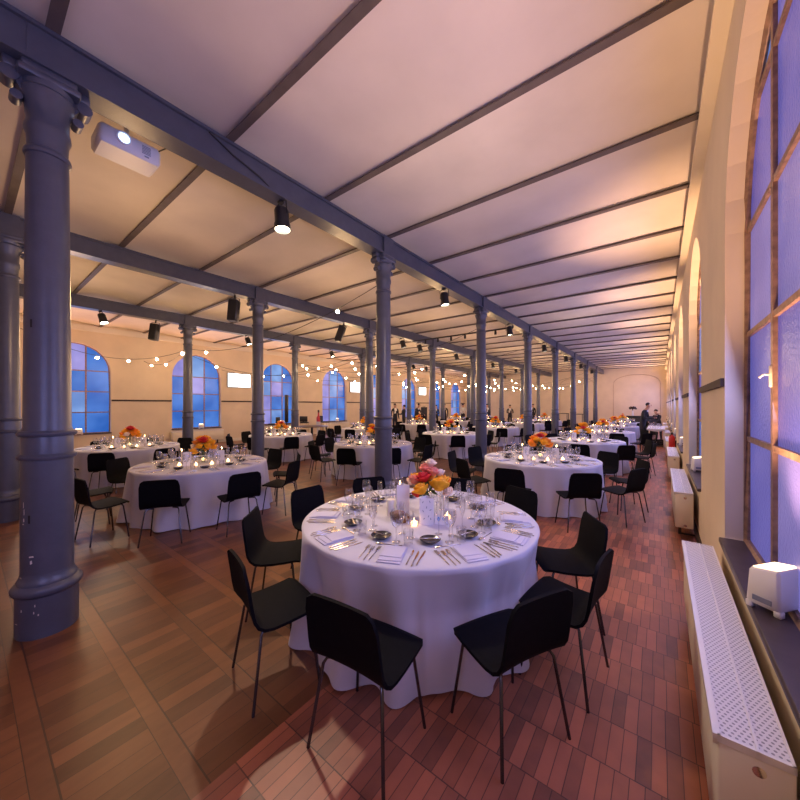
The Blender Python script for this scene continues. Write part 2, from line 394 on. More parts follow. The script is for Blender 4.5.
# windows
wn = [0]
def window(xp, yc, hw, z0, zs, pans, side, ncol=3, bar=.022):
    wn[0] += 1
    g = MB(); n = 14; A = arch(hw, z0, zs, n)
    loop = [(xp, yc+a, z) for a, z in A]
    g.tube(loop + [loop[0]], bar*1.5, 6)
    root = struct(g.build('window_%d' % wn[0], M['frame'], smooth=False))
    zt = lambda a: zs + math.sqrt(max(0, hw*hw - a*a))*.98
    colx = [-hw + 2*hw*i/ncol for i in range(ncol+1)]
    rows = [z0]
    while rows[-1] + .74 < zs + hw*.75: rows.append(rows[-1] + .74)
    b = MB()
    for a in colx[1:-1]: b.box(xp-.02, xp+.02, yc+a-bar, yc+a+bar, z0, zt(a))
    for z in rows[1:]:
        h2 = hw if z <= zs else math.sqrt(max(.01, hw*hw - ((z-zs)/.98)**2))
        b.box(xp-.018, xp+.018, yc-h2, yc+h2, z-bar*.8, z+bar*.8)
    b.build('glazing_bars', M['frame'], root, smooth=False)
    for i in range(ncol):
        for j, z in enumerate(rows):
            za, zb = z, rows[j+1] if j+1 < len(rows) else None
            k = 5; top = []
            for q in range(k+1):
                a = colx[i] + (colx[i+1]-colx[i])*q/k
                top.append((a, min(zb, zt(a)) if zb else zt(a)))
            if max(t[1] for t in top) <= za + .01: continue
            p = MB()
            vs = [(xp, yc+a, za) for a, _ in top] + [(xp, yc+a, max(za, z2)) for a, z2 in top]
            p.add(vs, [(q, q+1, k+2+q, k+1+q) for q in range(k)])
            vs2 = [(x+(-.006 if side > 0 else -.006), y, z_) for x, y, z_ in vs]
            rr = random.random()
            if side > 0: mm = pans[0] if rr < .45 else pans[1] if rr < .8 else pans[2]
            else: mm = pans[0] if i == ncol-1 or rr < .35 else pans[1] if rr < .75 else pans[2]
            p.build('pane', mm, root, smooth=False)
    return root
for k in range(-1, 8):
    w = window(XR+.13, ty(k), 1.06, .72, 2.95, M['pr'], 1)
    s = MB(); s.rbox(XR-.035, XR+.14, ty(k)-1.05, ty(k)+1.05, .685, .722, .006); s.build('window_sill', M['sill'], w)
    if k == 0:
        hd = MB(); y, z = ty(k)+.353, 1.86
        hd.rbox(XR+.10, XR+.115, y-.012, y+.012, z-.06, z+.06, .004); hd.tube([(XR+.11,y,z+.01),(XR+.085,y,z+.01),(XR+.08,y+.02,z+.01),(XR+.08,y+.11,z+.0)], .006)
        hd.build('window_handle', M['cream'], w)
for k in range(8):
    w = window(XL-.17, ty(k), .98, .70, 2.92, M['pl'], -1, 3 if k else 3)
    s = MB(); s.rbox(XL-.18, XL+.05, ty(k)-1.0, ty(k)+1.0, .66, .70, .006); s.build('window_sill', M['sill'], w)

# ------------------------------------------------------------------ cast iron columns
def column_meshes():
    b = MB()
    b.lathe([(.165,0),(.165,.30),(.172,.302),(.185,.32),(.188,.345),(.178,.365),(.158,.38),(.158,.395),(.15,.41),(.142,.43),(.139,.46)], 32)
    base = b.mesh('base', M['iron'])
    s = MB(); s.lathe([(.139,.45),(.137,1.31)], 32, caps=False); low = s.mesh('lower_shaft', M['iron'])
    s = MB()
    for z in (1.325, 1.50): s.lathe([(.136,z-.022),(.150,z-.018),(.156,z-.004),(.156,z+.006),(.147,z+.016),(.134,z+.024)], 32, caps=False)
    ring = s.mesh('ring_band', M['iron'])
    s = MB(); s.lathe([(.136,1.31),(.134,1.52),(.126,1.55),(.112,3.62)], 32, caps=False); up = s.mesh('shaft', M['iron'])
    c = MB(); c.lathe([(.112,3.60),(.130,3.61),(.134,3.63),(.128,3.65),(.113,3.66),(.118,3.76),(.132,3.80),(.128,3.84),(.120,3.86),(.125,3.98),(.15,4.04),(.155,4.08),(.14,4.10),(.15,4.14)], 32, caps=False)
    c.rbox(-.15, .15, -.17, .17, 4.135, 4.185, .012); c.rbox(-.13, .13, -.15, .15, 4.18, 4.238, .01)
    c.box(-.125, .125, -.12, .12, 4.23, 4.535)
    for sy in (-1, 1):                      # scroll brackets reaching out under the beam
        c.rbox(-.06, .06, *sorted((sy*.12, sy*.235)), 4.17, 4.236, .01)
        mt = Matrix.Translation((0, sy*.20, 4.12)) @ Matrix.Rotation(PI/2, 4, 'Y')
        c.lathe([(.028,-.065),(.05,-.062),(.05,.062),(.028,.065)], 14, mtx=mt)
        mt = Matrix.Translation((0, sy*.165, 3.99)) @ Matrix.Rotation(PI/2, 4, 'Y')
        c.lathe([(.02,-.05),(.034,-.048),(.034,.048),(.02,.05)], 12, mtx=mt)
        c.add([(-.05,sy*.12,4.0),(.05,sy*.12,4.0),(.05,sy*.19,4.12),(-.05,sy*.19,4.12),(-.05,sy*.11,4.16),(.05,sy*.11,4.16)], [(0,1,2,3),(3,2,5,4),(0,3,4),(1,5,2)])
    cap = c.mesh('capital', M['iron'])
    return (('base', base), ('lower_shaft', low), ('ring_band', ring), ('shaft', up), ('capital', cap))
cms = column_meshes()
ordw = ['nearest', 'second', 'third', 'fourth', 'fifth', 'sixth', 'seventh', 'farthest']
first = None
for X, row in ((XA, 'right-hand'), (XB, 'middle'), (XC, 'left-hand')):
    for k in range(8):
        lab = '%s blue-grey cast-iron column with ringed shaft in the %s column row' % (ordw[k], row)
        if X == XA and k == 0: lab = 'large nearest blue-grey cast-iron column at the left, chipped paint'
        if first is None:
            first = thing('cast_iron_column', lab, 'column', (X, cy(k), 0), 0, 'cast-iron columns'); first.scale = (1,1,.9905)
            for n_, me in cms:
                o_ = put(n_, me, first)
                if n_ != 'capital': o_.scale = (1.06, 1.06, 1)
        else:
            pass
            dup(first, (X, cy(k), 0), 0, lab)
first.location.x -= .035; first.location.y -= .01
# chips of bare paint and a slot on the nearest column
ch = MB()
for ang_, z, w_, h_ in ((-62,.98,.006,.05),(-60,.93,.006,.05),(-61,.87,.01,.03),(-63,.84,.012,.01),(-40,.60,.03,.012),(-41,.56,.014,.03),(-75,.44,.03,.01),(-30,.2,.006,.02),(-28,.25,.006,.02),(-22,.18,.008,.015),(-70,.12,.03,.008),(-55,.22,.008,.02)):
    r_ = (.1768 if z < .3 else .149)
    a0 = R(ang_); ax = Vector((math.cos(a0), math.sin(a0), 0)); tx = Vector((-ax.y, ax.x, 0))
    p = ax*r_ + Vector((0,0,z)); ch.add([p-tx*w_/2-Vector((0,0,h_/2)), p+tx*w_/2-Vector((0,0,h_/3)), p+tx*w_/3+Vector((0,0,h_/2)), p-tx*w_/2+Vector((0,0,h_/3))], [(0,1,2,3)])
ch.build('paint_chip', M['wallw'], first, smooth=False)
sl = MB()
for z in (.875, 2.32):
    r_ = .149 if z < 1 else .134
    a0 = R(-46); ax = Vector((math.cos(a0), math.sin(a0), 0)); tx = Vector((-ax.y, ax.x, 0)); p = ax*(r_) + Vector((0,0,z))
    sl.add([p-tx*.007-Vector((0,0,.03)), p+tx*.007-Vector((0,0,.03)), p+tx*.007+Vector((0,0,.03)), p-tx*.007+Vector((0,0,.03))], [(0,1,2,3)])
sl.build('slot', M['black'], first, smooth=False)

# ------------------------------------------------------------------ chairs
def shell_mesh():
    prof = [(.215,.425),(.205,.442),(.17,.452),(.08,.446),(-.02,.438),(-.11,.436),(-.165,.444),(-.20,.466),(-.222,.502),(-.235,.56),(-.247,.64),(-.26,.72),(-.272,.785),(-.276,.805)]
    prof = [(a*.9, b if b < .5 else .5+(b-.5)*.97) for a, b in prof]
    N = len(prof); W = 10; th = .017; vs = []; nrm = []
    for k in range(N):
        a, b = prof[max(k-1,0)], prof[min(k+1,N-1)]; t = Vector((b[0]-a[0], b[1]-a[1])).normalized(); nrm.append(Vector((-t.y, t.x)))
    def hw(k):
        base = .225 if k < 6 else .225 - .02*(k-6)/(N-7)
        cut = {0: .05, 1: .02, N-1: .045, N-2: .014}.get(k, 0); return base - cut
    for side in (0, 1):
        for k in range(N):
            for i in range(W+1):
                u = 2*i/W - 1; x = u*hw(k); dish = .012*u*u if 2 < k < N-1 else .006*u*u
                p = Vector(prof[k]) + nrm[k]*(dish*(-1) * -1 - th*(1 if side else 0)*-1*(-1))
                vs.append((x, p.x, p.y))
    fs = []; n1 = W+1; O = N*n1
    for k in range(N-1):
        for i in range(W):
            q = (k*n1+i, k*n1+i+1, (k+1)*n1+i+1, (k+1)*n1+i); fs.append(q); fs.append(tuple(O+j for j in reversed(q)))
    rim = [i for i in range(n1)] + [k*n1+W for k in range(1,N)] + [(N-1)*n1+i for i in range(W-1,-1,-1)] + [k*n1 for k in range(N-2,0,-1)]
    for a, b in zip(rim, rim[1:]+rim[:1]): fs.append((b, a, O+a, O+b))
    return MB().add(vs, fs)
def leg_pts(sx, sy):
    return [(sx*.10, sy*.10, .425), (sx*.165, sy*.13-.01, .425), (sx*.178, sy*.145-.012, .40), (sx*.225, sy*.195-.02, .0)]
sh = shell_mesh(); shell_me = sh.mesh('seat_shell', M['chair'], ang=60)
leg_mes = [MB().tube(leg_pts(sx, sy), .0085, 8).mesh('leg', M['leg']) for sx in (-1,1) for sy in (-1,1)]
allm = shell_mesh(); allm.cur = 1
for sx in (-1,1):
    for sy in (-1,1): allm.tube(leg_pts(sx, sy)[1:], .0085, 5)
far_chair = allm.mesh('shell_chair', [M['chair'], M['leg']], ang=60)
chair0 = None
def place_chair(x, y, rz, label, group, near=True):
    global chair0
    if not near:
        return tag(put('shell_chair', far_chair, None, (x,y,0), rz), label, 'chair', group)
    if chair0 is None:
        chair0 = thing('shell_chair', label, 'chair', (x,y,0), rz, group)
        put('seat_shell', shell_me, chair0)
        for me in leg_mes: put('leg', me, chair0)
        return chair0
    return dup(chair0, (x,y,0), rz, label, group)

# ------------------------------------------------------------------ tableware prototypes (first instance of each is moved into place)
TZ = .752
def wineglass(h=.21, rb=.036):
    m = MB(); hs = h*.46
    m.lathe([(.032,0),(.031,.003),(.012,.006),(.0045,.012),(.004,hs-.01),(.008,hs),(rb*.7,hs+.018),(rb,hs+.05),(rb*.97,h-.03),(rb*.8,h)], 14, caps=False); return m.mesh('wine_glass', M['glass'])
G_big, G_small = wineglass(.225,.041), wineglass(.19,.033)
G_far = MB().lathe([(.03,0),(.005,.008),(.005,.09),(.036,.13),(.035,.18),(.029,.21)], 8, caps=False).mesh('wine_glass', M['glass'])
G_flute = MB().lathe([(.028,0),(.027,.003),(.008,.008),(.004,.02),(.004,.09),(.014,.11),(.024,.16),(.023,.21),(.020,.235)], 12, caps=False).mesh('champagne_flute', M['glass'])
G_tum = MB().lathe([(.026,0),(.03,.003),(.036,.09),(.0355,.10)], 14, caps=False).mesh('water_glass', M['glass'])
def knife():
    m = MB(); m.rbox(-.005,.005,-.11,-.01,0,.006,.002); m.add([(-.004,-.01,.001),(.005,-.01,.001),(.009,.03,.001),(.009,.09,.001),(0,.115,.001),(-.004,.09,.001),
        (-.004,-.01,.004),(.005,-.01,.004),(.009,.03,.003),(.009,.09,.003),(0,.115,.002),(-.004,.09,.004)], [(6,7,8,9,10,11),(5,4,3,2,1,0),(0,1,7,6),(1,2,8,7),(2,3,9,8),(3,4,10,9),(4,5,11,10),(5,0,6,11)]); return m.mesh('knife', M['steel'])
def fork():
    m = MB(); m.rbox(-.0045,.0045,-.105,.03,0,.005,.002); m.rbox(-.011,.011,.03,.055,.002,.007,.003)
    for i in range(4): m.box(-.0108+i*.0061,-.0078+i*.0061,.055,.10,.003,.006)
    return m.mesh('fork', M['steel'])
def spoon():
    m = MB(); m.rbox(-.004,.004,-.09,.045,0,.005,.002); m.ball((0,.068,.006),.022,10,6,(.8,1.25,.25)); return m.mesh('spoon', M['steel'])
KN, FK, SP = knife(), fork(), spoon()
def napkin():
    m = MB()
    for k, (w_, l_, a) in enumerate(((.15,.235,0),(.146,.215,2.5),(.142,.15,-2))):
        m.rbox(-w_/2, w_/2, -l_/2, l_/2, k*.005, k*.005+.007, .003, Matrix.Rotation(R(a),4,'Z') @ Matrix.Translation((0,.01*k,0)))
    return m.mesh('napkin', M['napkin'])
NP = napkin()
def bplate():
    m = MB(); m.lathe([(.0,.004),(.035,.003),(.04,0),(.043,.002),(.058,.012),(.072,.024),(.0735,.026),(.071,.027),(.055,.016),(.04,.009),(0,.008)], 24, caps=False); return m.mesh('bread_plate', M['plate'])
BP = bplate()
BK = MB().rbox(-.005,.005,-.07,.07,0,.004,.002).mesh('butter_knife', M['steel'])
def rose(r=.045, n=8):
    m = MB(); m.ball((0,0,0), r*.62, 10, 8)
    for ring, (k, rr, zz, tilt, s) in enumerate(((4,.30,.42,14,.55),(5,.55,.18,32,.72),(7,.74,-.08,52,.82))):
        for i in range(k):
            a = 2*PI*i/k + ring*.5
            mt = Matrix.Rotation(a,4,'Z') @ Matrix.Rotation(R(tilt),4,'Y')
            m.ball(mt.to_3x3() @ Vector((0,0,0)) + Vector((math.cos(a)*r*rr*.8, math.sin(a)*r*rr*.8, zz*r)), r*s*.72, 8, 6, (.28,.85,.95), mt.to_3x3().to_4x4())
    return m
ROSE = {k: rose().mesh('rose', M[k]) for k in ('rosey','roseo','roser','rosep','rosew')}
def foliage():
    m = MB(); rnd = random.Random(3)
    for i in range(26):
        a, e, L = rnd.uniform(0,2*PI), rnd.uniform(-.35,.7), rnd.uniform(.09,.15)
        d = Vector((math.cos(a)*math.cos(e), math.sin(a)*math.cos(e), math.sin(e))); sd = d.cross(Vector((0,0,1))).normalized()*.018
        b = Vector((0,0,.20)); up = Vector((0,0,.006))
        p0, p1, p2 = b+d*L*.25, b+d*L*.65, b+d*L
        m.add([p0, p1+sd, p2, p1-sd, p1+up], [(0,1,4),(1,2,4),(2,3,4),(3,0,4)])
    for i in range(7):
        a = i*.9; m.tube([(math.cos(a)*.02,math.sin(a)*.02,.01),(math.cos(a)*-.012,math.sin(a)*-.012,.15),(math.cos(a)*.04,math.sin(a)*.04,.23)], .003, 5)
    return m.mesh('foliage', M['leaf'], smooth=False)
FOL = foliage()
VASE = MB().lathe([(.045,0),(.05,.004),(.052,.03),(.047,.09),(.044,.14),(.05,.165)], 18, caps=False).mesh('vase', M['vglass'])
CAND = MB().lathe([(.0,0),(.011,0),(.0105,.19),(.004,.196),(0,.197)], 12, caps=False).mesh('candle', M['wax'])
WICK = MB().tube([(0,0,.195),(.001,0,.206)], .0012, 5).mesh('wick', M['wick'])
FLAME = MB().lathe([(1e-4,.203),(.005,.210),(.0065,.218),(.004,.232),(1e-4,.246)], 10, caps=False).mesh('flame', M['flame'])
HURR = MB().lathe([(.0,.002),(.04,0),(.042,.004),(.042,.235)], 18, caps=False).mesh('glass_holder', M['glass'])
TEAG = MB().lathe([(0,.002),(.03,0),(.034,.005),(.036,.065)], 16, caps=False).mesh('tealight_glass', M['glass'])
TEAC = MB().lathe([(0,.006),(.026,.006),(.026,.03),(0,.031)], 14, caps=False).mesh('wax', M['tea'])
TEAF = MB().ball((0,0,.040), .006, 8, 6, (1,1,1.7)).mesh('flame', M['flame'])
PILL = MB().lathe([(0,0),(.037,0),(.038,.003),(.038,.135),(.034,.14),(.02,.136),(0,.135)], 20, caps=False).mesh('pillar_candle', M['wax'])
def card_mesh(w=.10, h=.24):
    m = MB(); t = .002                        # three-sided standing card
    p = [Vector((math.cos(R(a))*w*.577, math.sin(R(a))*w*.577, 0)) for a in (-90-60, -90+60, 90)]
    for i in range(3):
        a, b = p[i], p[(i+1)%3]; n_ = (b-a).normalized().cross(Vector((0,0,1)))*t
        m.add([a,b,b+n_,a+n_]+[v+Vector((0,0,h)) for v in (a,b,b+n_,a+n_)], [(0,1,5,4),(2,3,7,6),(1,2,6,5),(3,0,4,7),(4,5,6,7),(3,2,1,0)])
    return m.mesh('menu_card', M['card'], smooth=False)
CARD = card_mesh(.105,.27); CARD2 = card_mesh(.11,.21)

# ------------------------------------------------------------------ tablecloths
def cloth_mesh(seed, Rr=.965, na=144, dents=(), amp_=.080):
    rnd = random.Random(seed); vs = [(0,0,TZ)]; fs = []
    ph = [rnd.uniform(0,2*PI) for _ in range(6)]
    def fold(a): return .55*math.sin(13*a+ph[0]+.6*math.sin(3*a+ph[1])) + .35*math.sin(21*a+ph[2]+.8*math.sin(2*a+ph[3])) + .25*math.sin(7*a+ph[4])
    rings = [(Rr*.5,TZ,0),(Rr*.93,TZ,0),(Rr*.985,TZ-.001,0),(Rr*1.0,TZ-.009,.0)]
    for i in range(1, 23):
        t = i/22; rings.append((Rr*(1.0+.0*t), TZ-.009-(TZ-.021)*t, .002+amp_*t**.7))
    for r, z, amp in rings:
        for i in range(na):
            a = 2*PI*i/na; f_ = fold(a); f_ = math.copysign(abs(f_)**.8, f_) if f_ > 0 else f_*.75; t = (TZ-z)/TZ
            rr = r + amp*f_ + .05*t*t*(1+.5*math.sin(5*a+ph[5])) * (1 if amp else 0)
            zz = z + (.010*math.sin(9*a+ph[3]) * t if i and z < .2 else 0)
            pull = 0
            for da_, dr_ in dents:             # the seats press the hanging cloth inwards
                dd = abs((a - R(da_) + PI) % (2*PI) - PI)
                if dd < .46 and amp:
                    u_ = min(1, (.46-dd)/.20); u_ = u_*u_*(3-2*u_)
                    w_ = 1 if z < .47 else max(0, (TZ-.02-z)/(TZ-.02-.47))
                    pull = max(pull, max(0, Rr + amp_*.75 - (dr_ - .215)/math.cos(min(dd,.28)))*w_*u_)
            rr -= pull
            vs.append((rr*math.cos(a), rr*math.sin(a), max(.006, zz)))
    for i in range(na): fs.append((0, 1+i, 1+(i+1)%na))
    for k in range(len(rings)-1):
        for i in range(na): fs.append((1+k*na+i, 1+(k+1)*na+i, 1+(k+1)*na+(i+1)%na, 1+k*na+(i+1)%na))
    return MB().add(vs, fs).mesh('tablecloth', M['cloth'], ang=85)
NEAR_A = [256.5, 218, 184, 150, 104, 72, 29.5, -2, -32, -67.5]; NEAR_R = [1.20,1.18,1.18,1.19,1.15,1.15,1.17,1.14,1.165,1.20]
CL = [cloth_mesh(11, .965, na=288, dents=list(zip(NEAR_A, NEAR_R)), amp_=.085), cloth_mesh(12), cloth_mesh(13), cloth_mesh(14)]

SEATN = ['front left-of-centre', 'front right-of-centre', 'front-left', 'front-right', 'left', 'right', 'rear-left', 'rear-right', 'rear left-of-centre', 'rear right-of-centre']
def camang(x, y):                            # direction from the table towards the camera
    return math.degrees(math.atan2(-y, -x))
def seat_names(angs, x, y):
    ca = camang(x, y); rel = [((a - ca + 180) % 360) - 180 for a in angs]   # + = to the right as the camera sees it
    # viewed from the camera, counter-clockwise from the front goes to the right
    Lf = sorted([i for i in range(len(angs)) if rel[i] < 0], key=lambda i: -rel[i]); Rt = sorted([i for i in range(len(angs)) if rel[i] >= 0], key=lambda i: rel[i])
    nm = {}
    for lst, side in ((Lf, 'left'), (Rt, 'right')):
        base = ['front %s-of-centre' % side, 'front-%s' % side, side, 'rear-%s' % side, 'rear %s-of-centre' % side, 'rearmost %s' % side]
        if len(lst) == 4: base = ['front %s-of-centre' % side, 'front-%s' % side, 'rear-%s' % side, 'rear %s-of-centre' % side]
        if len(lst) == 6: base = ['frontmost %s' % side] + base[:5]
        for j, i in enumerate(lst): nm[i] = base[min(j, 5)]
    return nm

ROSES1 = [('rosew',.02,.0,.40,.75),('rosep',-.01,.02,.355,.95),('rosep',.035,-.02,.34,.85),('roser',-.035,-.055,.30,1.0),('rosep',-.095,-.02,.275,.85),('rosew',-.12,.0,.255,.7),('rosey',-.05,-.10,.225,1.05),('rosey',.075,-.09,.255,1.2),('rosey',.10,-.03,.27,1.0),('roseo',.12,.02,.25,.9),('rosew',.085,.0,.325,.7),('roseo',.0,.08,.28,1.0),('rosey',-.08,.08,.26,1.0),('rosew',.14,-.06,.20,.7),('roser',-.075,-.075,.185,.7)]
def flowers(x, y, z, label, rz, style, n=14):
    r = thing('flower_arrangement', label, 'flowers', (x,y,z), rz, 'table flowers')
    put('vase', VASE, r); put('foliage', FOL, r)
    if style == 0: L = ROSES1
    else:
        rnd = random.Random(style); L = []
        ks = ['rosey','rosey','roseo','rosey','rosey','rosey','rosew','rosey','roseo','rosey']
        for i in range(n):
            a = i*2.4; q = (i+.5)/n; rr = .128*math.sqrt(q); L.append((ks[(i*3+style) % 10] if rnd.random() < .75 else rnd.choice(('rosey','roseo')), rr*math.cos(a), rr*math.sin(a), .37-.19*q+rnd.uniform(-.03,.03), rnd.uniform(.8,1.15)))
    if style: L[2] = ('roser',) + L[2][1:]
    for k, ax, ay, az, s in L:
        s *= 1.32
        o = put('rose', ROSE[k], r, (ax,ay,az), (math.atan2(-ay,.15)*.8+0, math.atan2(ax,.15)*.8, ax*30)); o.scale = (s,s,s)
    return r
def candle(x, y, z, label, grp, h=1.0):
    c_ = thing('taper_candle', label, 'candle', (x,y,z), 0, grp)
    k = put('candle', CAND, c_); put('wick', WICK, k); put('flame', FLAME, c_); put('glass_holder', HURR, c_)
    return c_
def tealight(x, y, z, label, grp):
    c_ = thing('tealight', label, 'candle', (x,y,z), 0, grp)
    put('tealight_glass', TEAG, c_); put('wax', TEAC, c_); put('flame', TEAF, c_); return c_

FARG = []
def dress(x, y, name, angs, level, style, jit, rots=None, rad=None, cmesh=1):
    """a table: cloth, place settings, centrepiece and chairs. level 0 nearest ... 2 far"""
    rnd = random.Random(int(abs(x*31+y*17)*10)); th = name
    tag(put('tablecloth', CL[cmesh], None, (x,y,0), rnd.uniform(0,6) if level else 0), 'floor-length white cloth covering the %s' % th, 'tablecloth', 'white tablecloths')
    nm = seat_names(angs, x, y)
    for i, a in enumerate(angs):
        r = (rad[i] if rad else 1.32 + rnd.uniform(-.02,.05)); aa = R(a)
        rz = aa + PI/2 + R(rots[i] if rots else rnd.uniform(-jit, jit))
        cxp, cyp = x+r*math.cos(aa), y+r*math.sin(aa)
        if not (cxp > -.95 and 16.6 < cyp < 20.2):
            place_chair(x+r*math.cos(aa), y+r*math.sin(aa), rz, 'black shell chair at the %s of the %s' % (nm[i], th), 'shell chairs at the %s' % th, level < 2)
    ca = R(camang(x, y))
    for i, a in enumerate(angs):
        aa = R(a + (0 if not rots else 0)); e = Vector((math.cos(aa), math.sin(aa), 0)); t = Vector((-e.y, e.x, 0)); rz = aa + PI/2
        def at(rr, off, me, nm_, lab, cat, grp, dr=0, dz=0, dj=1):
            p = Vector((x,y,TZ+dz)) + e*rr + t*off
            return tag(put(nm_, me, None, p, rz + R(dr + rnd.uniform(-4,4)*dj)), lab, cat, grp)
        S = 'place setting on the %s' % th
        at(.80, 0, NP, 'napkin', 'folded pale lilac napkin of a '+S, 'napkin', 'napkins on the %s' % th, rnd.uniform(-10,10) if level == 0 else 0)
        if level < 2:
            at(.80, .115, KN, 'knife', 'steel dinner knife of a '+S, 'knife', 'knives on the %s' % th); at(.81, .15, KN, 'knife', 'steel dinner knife of a '+S, 'knife', 'knives on the %s' % th)
            if level == 0: at(.79, .182, KN, 'knife', 'steel dinner knife of a '+S, 'knife', 'knives on the %s' % th); at(.79, -.188, FK, 'fork', 'steel fork of a '+S, 'fork', 'forks on the %s' % th)
            at(.80, -.115, FK, 'fork', 'steel fork of a '+S, 'fork', 'forks on the %s' % th); at(.81, -.152, FK, 'fork', 'steel fork of a '+S, 'fork', 'forks on the %s' % th)
            at(.652, -.065, SP, 'spoon', 'steel dessert spoon of a '+S, 'spoon', 'spoons on the %s' % th, 90)
            at(.60, -.03, G_big, 'wine_glass', 'tall stemmed wine glass of a '+S, 'wine glass', 'tall wine glasses on the %s' % th)
            at(.505, .045, G_small, 'wine_glass', 'small stemmed wine glass of a '+S, 'wine glass', 'small wine glasses on the %s' % th)
            at(.44, -.03, G_flute, 'champagne_flute', 'slim champagne flute of a '+S, 'champagne flute', 'champagne flutes on the %s' % th)
            at(.61, .058, G_tum, 'water_glass', 'clear water tumbler of a '+S, 'water glass', 'water tumblers on the %s' % th)
        else:
            at(.80, .115, KN, 'knife', 'steel dinner knife of a '+S, 'knife', 'knives on the %s' % th)
            at(.80, -.115, FK, 'fork', 'steel fork of a '+S, 'fork', 'forks on the %s' % th)
            FARG.append((math.hypot(x,y), tuple(Vector((x,y,TZ)) + e*.58 + t*.04), th))
            FARG.append((math.hypot(x,y), tuple(Vector((x,y,TZ)) + e*.47 + t*-.02), th))
            FARG.append((math.hypot(x,y), tuple(Vector((x,y,TZ)) + e*.53 + t*.12), th))
        b = at(.555, -.155, BP, 'bread_plate', 'dark bread plate with butter knife, '+S, 'plate', 'bread plates on the %s' % th)
        if level < 2: put('butter_knife', BK, b, (0,0,.027), R(70))
    # centrepiece, laid out as seen from the camera side
    rt = Vector((-math.sin(ca), math.cos(ca), 0)) ; fr = Vector((math.cos(ca), math.sin(ca), 0))
    def cp(a, b): p = Vector((x,y,TZ)) + rt*a + fr*b; return p.x, p.y, TZ
    if level == 0: return cp
    flowers(*cp(0, 0), 'orange and yellow roses in a glass vase on the %s' % th, ca + PI/2, style, 14 if level == 1 else 10).scale = (1.3,1.3,1.15)
    g = 'candles on the %s' % th
    candle(*cp(-.30,-.05), 'lit taper candle left of the flowers on the %s' % th, g); candle(*cp(.27,-.02), 'lit taper candle right of the flowers on the %s' % th, g)
    tealight(*cp(-.10,.26), 'small tealight glass left of flowers on the %s' % th, g); tealight(*cp(.12,.25), 'small tealight glass right of flowers on the %s' % th, g)
    tealight(*cp(-.32,.16), 'outer left tealight glass near the card on the %s' % th, g); tealight(*cp(.36,.10), 'outer right tealight glass near the card on the %s' % th, g); tealight(*cp(.0,-.28), 'tealight glass behind the flowers on the %s' % th, g)
    tag(put('menu_card', CARD2, None, cp(-.22,.2), ca+R(100)), 'white standing menu card left of flowers on the %s' % th, 'card', 'menu cards')
    tag(put('menu_card', CARD2, None, cp(.25,.2), ca+R(80)), 'white standing menu card right of flowers on the %s' % th, 'card', 'menu cards')
    return cp

XR1, XM, XLT = -1.645, -5.68, -9.7
# nearest table
A1 = NEAR_A
cp = dress(XR1, 2.40, 'nearest round table', A1, 0, 0, 0, rots=[0,6,-4,0,3,-4,2,-4,6,-16], rad=NEAR_R, cmesh=0)
T1 = 'nearest round table'
flowers(*cp(.08,-.0), 'pink, red and yellow roses in a glass vase on the nearest round table', R(camang(XR1,2.40))+PI/2, 0).scale = (1.2,1.2,1.12)
g = 'candles on the nearest round table'
candle(*cp(-.17,-.22), 'lit taper candle left of the flowers on the nearest round table', g); candle(*cp(.23,-.16), 'lit taper candle right of the flowers on the nearest round table', g)
tealight(*cp(-.035,.25), 'glowing tealight in front of the red leaves, nearest round table', g); tealight(*cp(.24,.08), 'glowing tealight behind the blue card, nearest round table', g)
tag(put('pillar_candle', PILL, None, cp(-.235,.02)), 'white pillar candle left of the tall card, nearest round table', 'candle')
cc = R(camang(XR1,2.40))
tag(put('menu_card', CARD, None, cp(-.135,.03), cc+R(100)), 'tall plain white standing card left of the flowers, nearest table', 'card')
c2 = tag(put('menu_card', CARD2, None, cp(.065,.20), cc+R(88)), 'white standing card with small grey marks before the flowers, nearest table', 'card')
pm = MB()
for u, z, a in ((-.03,.18,30),(.025,.185,-20),(.0,.14,10),(.03,.12,60),(-.028,.11,-30),(.015,.07,20),(-.02,.05,50),(.032,.05,-10)):
    mt = Matrix.Translation((u, -.0345, z)) @ Matrix.Rotation(R(a), 4, 'Y'); pm.box(-.0025,.0025,-.001,.0,-.008,.008, mt)
pm.build('card_print', M['cardm'], c2, smooth=False)
bc = thing('place_card', 'small folded card with blue print, right of the white card', 'card', cp(.185,.19), cc+R(70))
b_ = MB(); b_.add([(-.05,-.03,0),(.05,-.03,0),(.05,0,.075),(.03,0,.062),(0,0,.055),(-.03,0,.062),(-.05,0,.075),(-.05,.03,0),(.05,.03,0)], [(0,1,2,3,4,5,6),(7,6,5,4,3,2,8)]); b_.build('folded_card', M['card'], bc, smooth=False)
b_ = MB()
for u, z in ((-.022,.038),(.022,.045)): b_.ball((u, -.03+z*.4-.002, z), .013, 10, 6, (1,.1,1.2), Matrix.Rotation(R(-22),4,'X'))
b_.build('blue_print', M['cardb'], bc)
bb = thing('bread_basket', 'brown oval bread basket in front of the tall white card', 'basket', cp(-.155,.16), cc+R(60))
b_ = MB(); b_.lathe([(0,.004),(.055,0),(.075,.03),(.08,.06),(.076,.062),(.07,.03),(0,.012)], 24, caps=False); o = b_.build('basket', M['wicker'], bb); o.scale = (1.1,.75,1)
b_ = MB(); b_.ball((0,0,.055), .062, 16, 8, (1.1,.78,.55)); b_.build('bread', M['bread'], bb)

